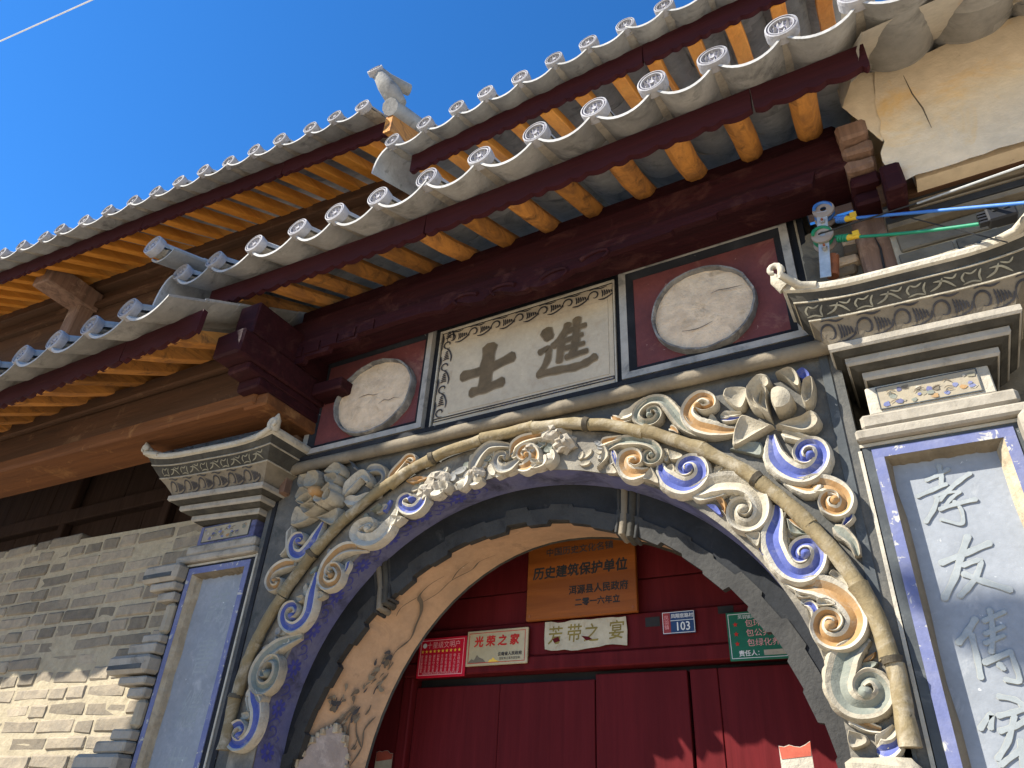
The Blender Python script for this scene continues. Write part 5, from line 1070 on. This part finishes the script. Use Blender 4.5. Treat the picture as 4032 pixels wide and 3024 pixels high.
text('云南省人民政府', -1.745, YS-.0176, 2.282, .0185, 'ink', gs, bold=.0005)
text('退役军人事务部监制', -1.745, YS-.0176, 2.262, .0125, 'ink', gs)
for k, pts in enumerate(([(-1.975,2.25),(-1.955,2.268),(-1.94,2.262),(-1.925,2.285),(-1.91,2.272),(-1.89,2.266),(-1.875,2.25)],[(-1.86,2.25),(-1.85,2.262),(-1.842,2.26),(-1.835,2.27),(-1.82,2.258),(-1.80,2.25)])):
    MB().prism(pts, YS-.0174-.0004*k, YS-.0162).build('hill_print','cornice_tan' if k == 0 else 'goldstar',gs)
pa = thing('torn_paper', 'torn yellowed paper strip with faded brush characters below the wooden plaque', 'paper')
rnd = random.Random(2); top = [(-1.57+.4*k/12, 2.412+rnd.uniform(-.006,.003)) for k in range(13)]; bot = [(-1.168-.4*k/12, 2.283+rnd.uniform(-.004,.012)) for k in range(13)]
MB().prism(top+[(-1.165,2.35)]+bot+[(-1.572,2.34)], YS-.0035, YS-.001).build('sheet','paper',pa)
for k, (ch, x) in enumerate((('芳',-1.515),('带',-1.42),('之',-1.335),('宴',-1.215))): text(ch, x, YS-.0042, 2.345+.004*(k % 2), .085, 'paper_ink', pa, wx=.9, bold=.001, shear=.1)
for poly in ([(-1.53,2.335),(-1.50,2.345),(-1.49,2.325),(-1.52,2.318)],[(-1.385,2.34),(-1.35,2.335),(-1.33,2.322),(-1.36,2.318)]): MB().prism(poly, YS-.0048, YS-.0038).build('torn_hole','doorred',pa)
nm_ = thing('house_number_plate', 'small dark blue house number plate reading 103 with a red strip', 'sign')
roughbox(-1.002,-.86,YS-.010,YS-.003,2.318,2.41,.002,.0005,0,54).build('plate','plateblue',nm_)
MB().box(-1.0,-.966,YS-.0112,YS-.0098,2.32,2.408).build('red_strip','platered',nm_)
frame(-1.0,-.862,2.32,2.408,.002,YS-.0122,'white',nm_,'edge_line',.001); MB().box(-.966,-.862,YS-.0114,YS-.0102,2.371,2.373).build('divider','white',nm_)
text('103', -.913, YS-.0116, 2.345, .05, 'white', nm_, wx=.9, bold=.0006); text('凤翔官路村', -.914, YS-.0116, 2.389, .0195, 'white', nm_, wx=1.0, bold=.0003); text('凤\n羽\n镇', -.983, YS-.0122, 2.364, .02, 'signpink', nm_)
gr_ = thing('green_sign', 'green responsibility sign with red stars half hidden behind the arch edge', 'sign')
roughbox(-.73,-.40,YS-.012,YS-.003,2.195,2.385,.002,.0005,0,55).build('plate','signgreen',gr_)
frame(-.722,-.408,2.203,2.377,.002,YS-.0132,'white',gr_,'border_line',.001)
text('凤羽镇凤翔村官路 门前三包', -.575, YS-.0132, 2.362, .0175, 'white', gr_)
for k, l in enumerate(('包环境卫生','包公共秩序','包绿化养护')):
    z = 2.335-.038*k; text(l, -.575, YS-.0132, z, .031, 'signpink', gr_, wx=1.05)
    mb = MB(); vs = [(-.695,YS-.0134,z)]
    for q in range(10):
        r_ = .011 if q % 2 == 0 else .0045; vs.append((-.695+r_*math.sin(q*math.pi/5), YS-.0134, z+r_*math.cos(q*math.pi/5)))
    mb.add(vs, [(0,1+q,1+(q+1)%10) for q in range(10)]).build('star','redink',gr_)
text('责任人：', -.645, YS-.0132, 2.22, .024, 'white', gr_, bold=.0004); MB().box(-.595,-.44,YS-.0136,YS-.0126,2.211,2.231).build('name_label','lime',gr_)
for lab, x, z, seed in (('scrap of torn couplet paper with a red edge on the left jamb',-2.44,1.80,3),('scrap of white and red paper at the foot of the right jamb',-.475,1.78,4)):
    sc = thing('paper_scrap', lab, 'paper'); sc.matrix_world = DM if x < -1 else Matrix.Identity(4); rnd = random.Random(seed)
    tp = [(x-.05+.1*k/6, z+.08+rnd.uniform(-.01,.01)) for k in range(7)]; bt = [(x+.05-.1*k/6, z-.16+rnd.uniform(-.01,.01)) for k in range(7)]
    MB().prism(tp+bt, DY-.016 if x < -1 else .12, DY-.011 if x < -1 else .1215).build('sheet', 'paper' if x < -1 else 'lime', sc)
    tp2 = [(a_+.001, b_-.002) for a_, b_ in tp]; MB().prism(tp2+[(x+.048,z+.045),(x-.045,z+.035)], (DY-.0175 if x < -1 else .1185), (DY-.0162 if x < -1 else .1198)).build('red_edge','redpaper',sc)

for o_ in (door,ws,rs,gs,pa,nm_,gr_): o_.matrix_world = DM
# ================================================================== RIGHT SIDE ABOVE THE PILLAR
tp = thing('plaster_gable', 'lumpy tan plastered wall end at the right end of the gate eave', 'wall')
def lumpy(quad, nu, nv, amp, seed):                             # four corners, bilinear, rough surface
    rnd = random.Random(seed); a, b, c, d = [Vector(q) for q in quad]; nrm = (b-a).cross(d-a).normalized(); vs = []
    ph = [rnd.uniform(0,6.28) for _ in range(6)]
    for i in range(nu+1):
        for j in range(nv+1):
            u, v = i/nu, j/nv; p = (a*(1-u)+b*u)*(1-v)+(d*(1-u)+c*u)*v
            e = (math.sin(u*9+ph[0])*math.sin(v*4+ph[1])+.6*math.sin(u*21+ph[2]+v*3)*math.sin(v*9+ph[3]))*amp+rnd.uniform(-.25,.25)*amp
            if 0 < i < nu and 0 < j < nv or True: p = p+nrm*e
            vs.append(p)
    return MB().add(vs, [(i*(nv+1)+j,(i+1)*(nv+1)+j,(i+1)*(nv+1)+j+1,i*(nv+1)+j+1) for i in range(nu) for j in range(nv)])
def edged(xl, zs, xr, y, nu, amp, seed):                        # rough sheet with a ragged left edge xl(z)
    rnd = random.Random(seed); vs = []; ph = [rnd.uniform(0,6.28) for _ in range(6)]; nv = len(zs)-1
    for i in range(nu+1):
        for j, z in enumerate(zs):
            u = i/nu; x = xl[j]+(xr-xl[j])*u; zz = z+(.045*(x-.3) if j == nv else 0)
            e = (math.sin(x*7+ph[0])*math.sin(z*6+ph[1])+.6*math.sin(x*17+ph[2]+z*3)*math.sin(z*13+ph[3]))*amp+rnd.uniform(-.3,.3)*amp
            vs.append((x+(rnd.uniform(-.006,.006) if i == 0 else 0), y+e, zz+(rnd.uniform(-.006,.006) if j == 0 else 0)))
    return MB().add(vs, [(i*(nv+1)+j,(i+1)*(nv+1)+j,(i+1)*(nv+1)+j+1,i*(nv+1)+j+1) for i in range(nu) for j in range(nv)])
edged([.285,.262,.245,.24,.246,.262,.268,.272,.278,.285,.294,.303,.312,.318], [3.72,3.76,3.80,3.85,3.90,3.95,4.0,4.06,4.12,4.18,4.24,4.29,4.33,4.36], 1.6, -.30, 30, .009, 1).build('front_face','tanplaster',tp,smooth=50)
lumpy([(.165,-.33,4.385),(1.6,-.302,4.417),(1.6,-.68,4.19),(.27,-.67,4.155)], 26, 10, .006, 2).build('eave_soffit','soffitplaster',tp,smooth=50)
lumpy([(.16,-.325,4.20),(.262,-.298,3.95),(.318,-.298,4.37),(.165,-.33,4.39)], 8, 8, .004, 3).build('side_face','tanplaster',tp,smooth=50)
lumpy([(.165,-.33,4.39),(.16,-.32,4.2),(.235,-.6,4.09),(.27,-.67,4.16)], 5, 5, .003, 5).build('end_face','soffitplaster',tp,smooth=50)
MB().box(.33,1.6,-.26,.3,3.74,4.34).build('core','tanplaster',tp); MB().box(.2,1.6,-.01,.5,3.72,4.7).build('core','tanplaster',tp)
MB().tube([(.405,-.309,4.27),(.41,-.309,4.15),(.425,-.309,4.05),(.428,-.309,3.93)],[.001,.0025,.003,.001],5).build('crack','ink_brown',tp)
rp = thing('timber_post', 'cracked reddish timber post with notched bracket at the right end of the lintel', 'post')
roughbox(.085,.215,-.09,.06,3.25,3.80,.012,.004,2,91,.003).build('shaft','oldwood_v',rp,smooth=30)
for k, (y, z0, z1) in enumerate(((-.19,3.77,3.83),(-.23,3.832,3.89),(-.26,3.892,3.95),(-.29,3.952,4.01),(-.33,4.012,4.10))):
    roughbox(.112,.225,y,.06,z0,z1,.012,.005,1,92+k,.003).build('notched_block','oldwood_v' if k > 1 else 'maroon',rp,smooth=30)
MB().tube([(.155,-.0925,3.3),(.15,-.0925,3.45),(.16,-.0925,3.6),(.15,-.0925,3.68)],[.002,.005,.004,.001],6).build('crack','black',rp)
re = thing('beam_end', 'dull red square beam end beside the timber post', 'beam'); roughbox(.216,.288,-.335,-.05,3.665,3.80,.01,.003,1,97,.002).build('block','maroon',re)
sw = thing('stone_wall', 'grey stone and timber wall with pale joints right of the timber post', 'wall')
for k, (z0, z1, y, mt) in enumerate(((3.735,3.86,-.19,'oldwood'),(3.722,3.734,-.17,'black'),(3.700,3.721,-.175,'cornice_tan'),(3.692,3.699,-.165,'black'),(3.682,3.691,-.17,'cornice_tan'),(3.650,3.681,-.165,'black'),(3.622,3.649,-.16,'cornice_tan'))):
    roughbox(.2,1.6,y,.3,z0,z1,.003,.002,2,110+k,.002).build('band', mt, sw)
MB().box(.2,1.6,-.112,.4,3.33,3.63).build('pointing','cream',sw)
rnd = random.Random(6); z = 3.62
for rowi, hgt in enumerate((.095,.105,.10)):
    x = .215-.12*(rowi % 2)
    while x < 1.5:
        wd = rnd.uniform(.22,.34); xa = max(x,.205)
        if x+wd > xa+.04: roughbox(xa+.006,x+wd-.006,-.125,-.07,z-hgt+.006,z-.006,.004,.003,1,400+rowi*20+int(x*10),.002).build('stone','stone',sw,smooth=30)
        x += wd
    z -= hgt
rw_ = thing('rubble_infill', 'rough clay and rubble infill behind the cable bracket', 'wall')
lumpy([(-.13,.0,3.25),(.1,.0,3.25),(.1,.0,3.86),(-.13,.0,3.86)], 10, 24, .009, 8).build('clay_face','stone',rw_,smooth=40)
for k in range(7): roughbox(-.09+.03*k*rnd.random(),.0+.02*k,-.03,.03,3.44+.05*k-.02,3.47+.05*k,.008,.006,0,500+k).build('rubble_stone','rock' if k % 2 else 'roughplaster',rw_)
# left: lump of rock on the wall head beside the post
rk = thing('rubble_lump', 'weathered brown masonry lump on the wall behind the left cornice', 'stone')
for k, (x0, x1, z0, z1) in enumerate(((-3.62,-3.22,3.30,3.46),(-3.56,-3.20,3.46,3.60),(-3.50,-3.22,3.60,3.70))): roughbox(x0,x1,.02,.3,z0,z1,.03,.02,2,600+k,.008).build('stone','rock',rk,smooth=50)

# cable bracket, cables, pipe
cb = thing('cable_bracket', 'galvanised steel cable bracket with two porcelain spools on the right wall', 'bracket')
ax0 = Vector((-.055,-.13,3.50)); ax1 = Vector((-.012,-.16,3.815)); d_ = (ax1-ax0).normalized()
pl_ = roughbox(-.021,.021,-.003,.003,-.16,.165,.0015,0,0,1); mid = (ax0+ax1)/2; ang_ = math.atan2(d_.x, d_.z)
pl_.xf(T(*mid) @ Matrix.Rotation(ang_,4,'Y') @ Matrix.Rotation(R(5),4,'X')).build('plate','steel',cb)
for cx_, cz_ in ((-.004,3.83),(-.03,3.70)):
    prof = [(.012,-.05),(.042,-.05),(.044,-.042),(.03,-.03),(.028,-.015),(.03,0),(.044,.012),(.042,.022),(.012,.022)]; N = 20; mb = MB()
    mb.add([(cx_+r_*math.cos(6.2832*j/N), -.112+y, cz_+r_*math.sin(6.2832*j/N)) for r_, y in prof for j in range(N)], [(q*N+(j+1)%N, q*N+j, (q+1)*N+j, (q+1)*N+(j+1)%N) for q in range(len(prof)-1) for j in range(N)]); mb.build('spool','porcelain',cb,smooth=40)
for cx_, cz_ in ((-.018,3.765),(-.033,3.63)):
    MB().tube([(cx_,-.170,cz_),(cx_,-.145,cz_)], .011, 6).build('nut','steel',cb); MB().tube([(cx_,-.178,cz_),(cx_,-.165,cz_)], .005, 8).build('bolt','rust',cb)
pi_ = thing('rusty_pipe', 'short rusty iron pipe stub below the cable bracket', 'pipe'); MB().tube([(-.03,-.10,3.52),(-.012,-.10,3.62)], .024, 12).build('tube','rust',pi_,smooth=40); lumpy([(-.03,-.122,3.605),(.006,-.122,3.605),(.006,-.09,3.64),(-.03,-.09,3.64)],4,4,.004,3).build('plug','roughplaster',pi_)
def cable(name, label, coil_c, start, end, mat, tapecol=True):
    c_ = thing(name, label, 'cable'); sx, sy, sz = coil_c
    pts = [(sx+.034*math.cos(t), sy+.012*math.sin(t*.17)-.004*t, sz+.034*math.sin(t)) for t in [k*.35 for k in range(46)]]
    MB().tube(pts, .0075, 6).build('wrap', mat, c_, smooth=60)
    S_ = Vector(start); E_ = Vector(end); dr = (E_-S_).normalized()
    hel = []
    a1 = dr.cross(Vector((0,0,1))).normalized(); a2 = a1.cross(dr)
    for k in range(40): t = k*.7; hel.append(S_-dr*.055+dr*.0013*k+(a1*math.cos(t)+a2*math.sin(t))*.012)
    MB().tube(hel, .0055, 6).build('coil', mat, c_, smooth=60)
    MB().tube([S_-dr*.005,S_+dr*.01,S_+dr*.03,S_+dr*.045], [.014,.012,.009,.009], 8).build('tape','tape',c_,smooth=50)
    MB().box(-.012,.012,-.003,.003,-.012,.012).xf(T(*(S_+dr*.03+Vector((0,-.008,.012))))).build('tape_flag','tape',c_)
    MB().tube([S_+(E_-S_)*t+Vector((0,0,-.03*math.sin(math.pi*t)*.3)) for t in [k/12 for k in range(13)]], .0065, 8).build('strand', mat, c_, smooth=60); return c_
cable('blue_cable','blue insulated cable tied to the upper spool and running right',(-.004,-.115,3.83),*BLUE_W,'cable_blue')
cable('green_cable','green insulated cable tied to the lower spool and running to a black clamp',(-.03,-.115,3.70),*GREEN_W,'cable_green')
bk = thing('cable_clamp', 'black plastic cable clamp at the end of the green cable', 'clamp'); E_ = Vector(GREEN_W[1]); roughbox(E_.x-.03,E_.x+.055,E_.y-.03,E_.y+.02,E_.z-.012,E_.z+.048,.006,.001,0,9).build('body','cable_black',bk)
for k in range(4): MB().box(E_.x-.055,E_.x-.03,E_.y-.025+.0*k,E_.y+.0,E_.z-.008+.013*k,E_.z-.001+.013*k).build('tooth','cable_black',bk)
for k in range(2): MB().box(E_.x-.012+.032*k,E_.x+.004+.032*k,E_.y-.034,E_.y-.029,E_.z+.022,E_.z+.04).build('screw_pocket','black',bk)
tag(MB().tube([Vector(BLACK_W[0])+(Vector(BLACK_W[1])-Vector(BLACK_W[0]))*t for t in (0,.5,1)], .0035, 6).build('black_wire','cable_black'), 'thin black wire crossing in front of the timber post', 'wire')
tag(MB().tube([Vector(BLACK2_W[0])+(Vector(BLACK2_W[1])-Vector(BLACK2_W[0]))*t for t in (0,.5,1)], .0022, 6).build('black_wire','cable_black'), 'very thin dark wire slanting down over the stone wall', 'wire')
tag(MB().tube([Vector(STEEL_W[0])+(Vector(STEEL_W[1])-Vector(STEEL_W[0]))*t for t in (0,.5,1)], .0045, 6).build('steel_wire','steel'), 'bright steel wire rising to the right above the blue cable', 'wire')
tag(MB().tube([Vector(SKY_W[0])+(Vector(SKY_W[1])-Vector(SKY_W[0]))*t+Vector((0,0,-.02*math.sin(math.pi*t))) for t in [k/8 for k in range(9)]], .009, 6).build('overhead_wire','cable_white'), 'white overhead wire crossing the sky at top left', 'wire')
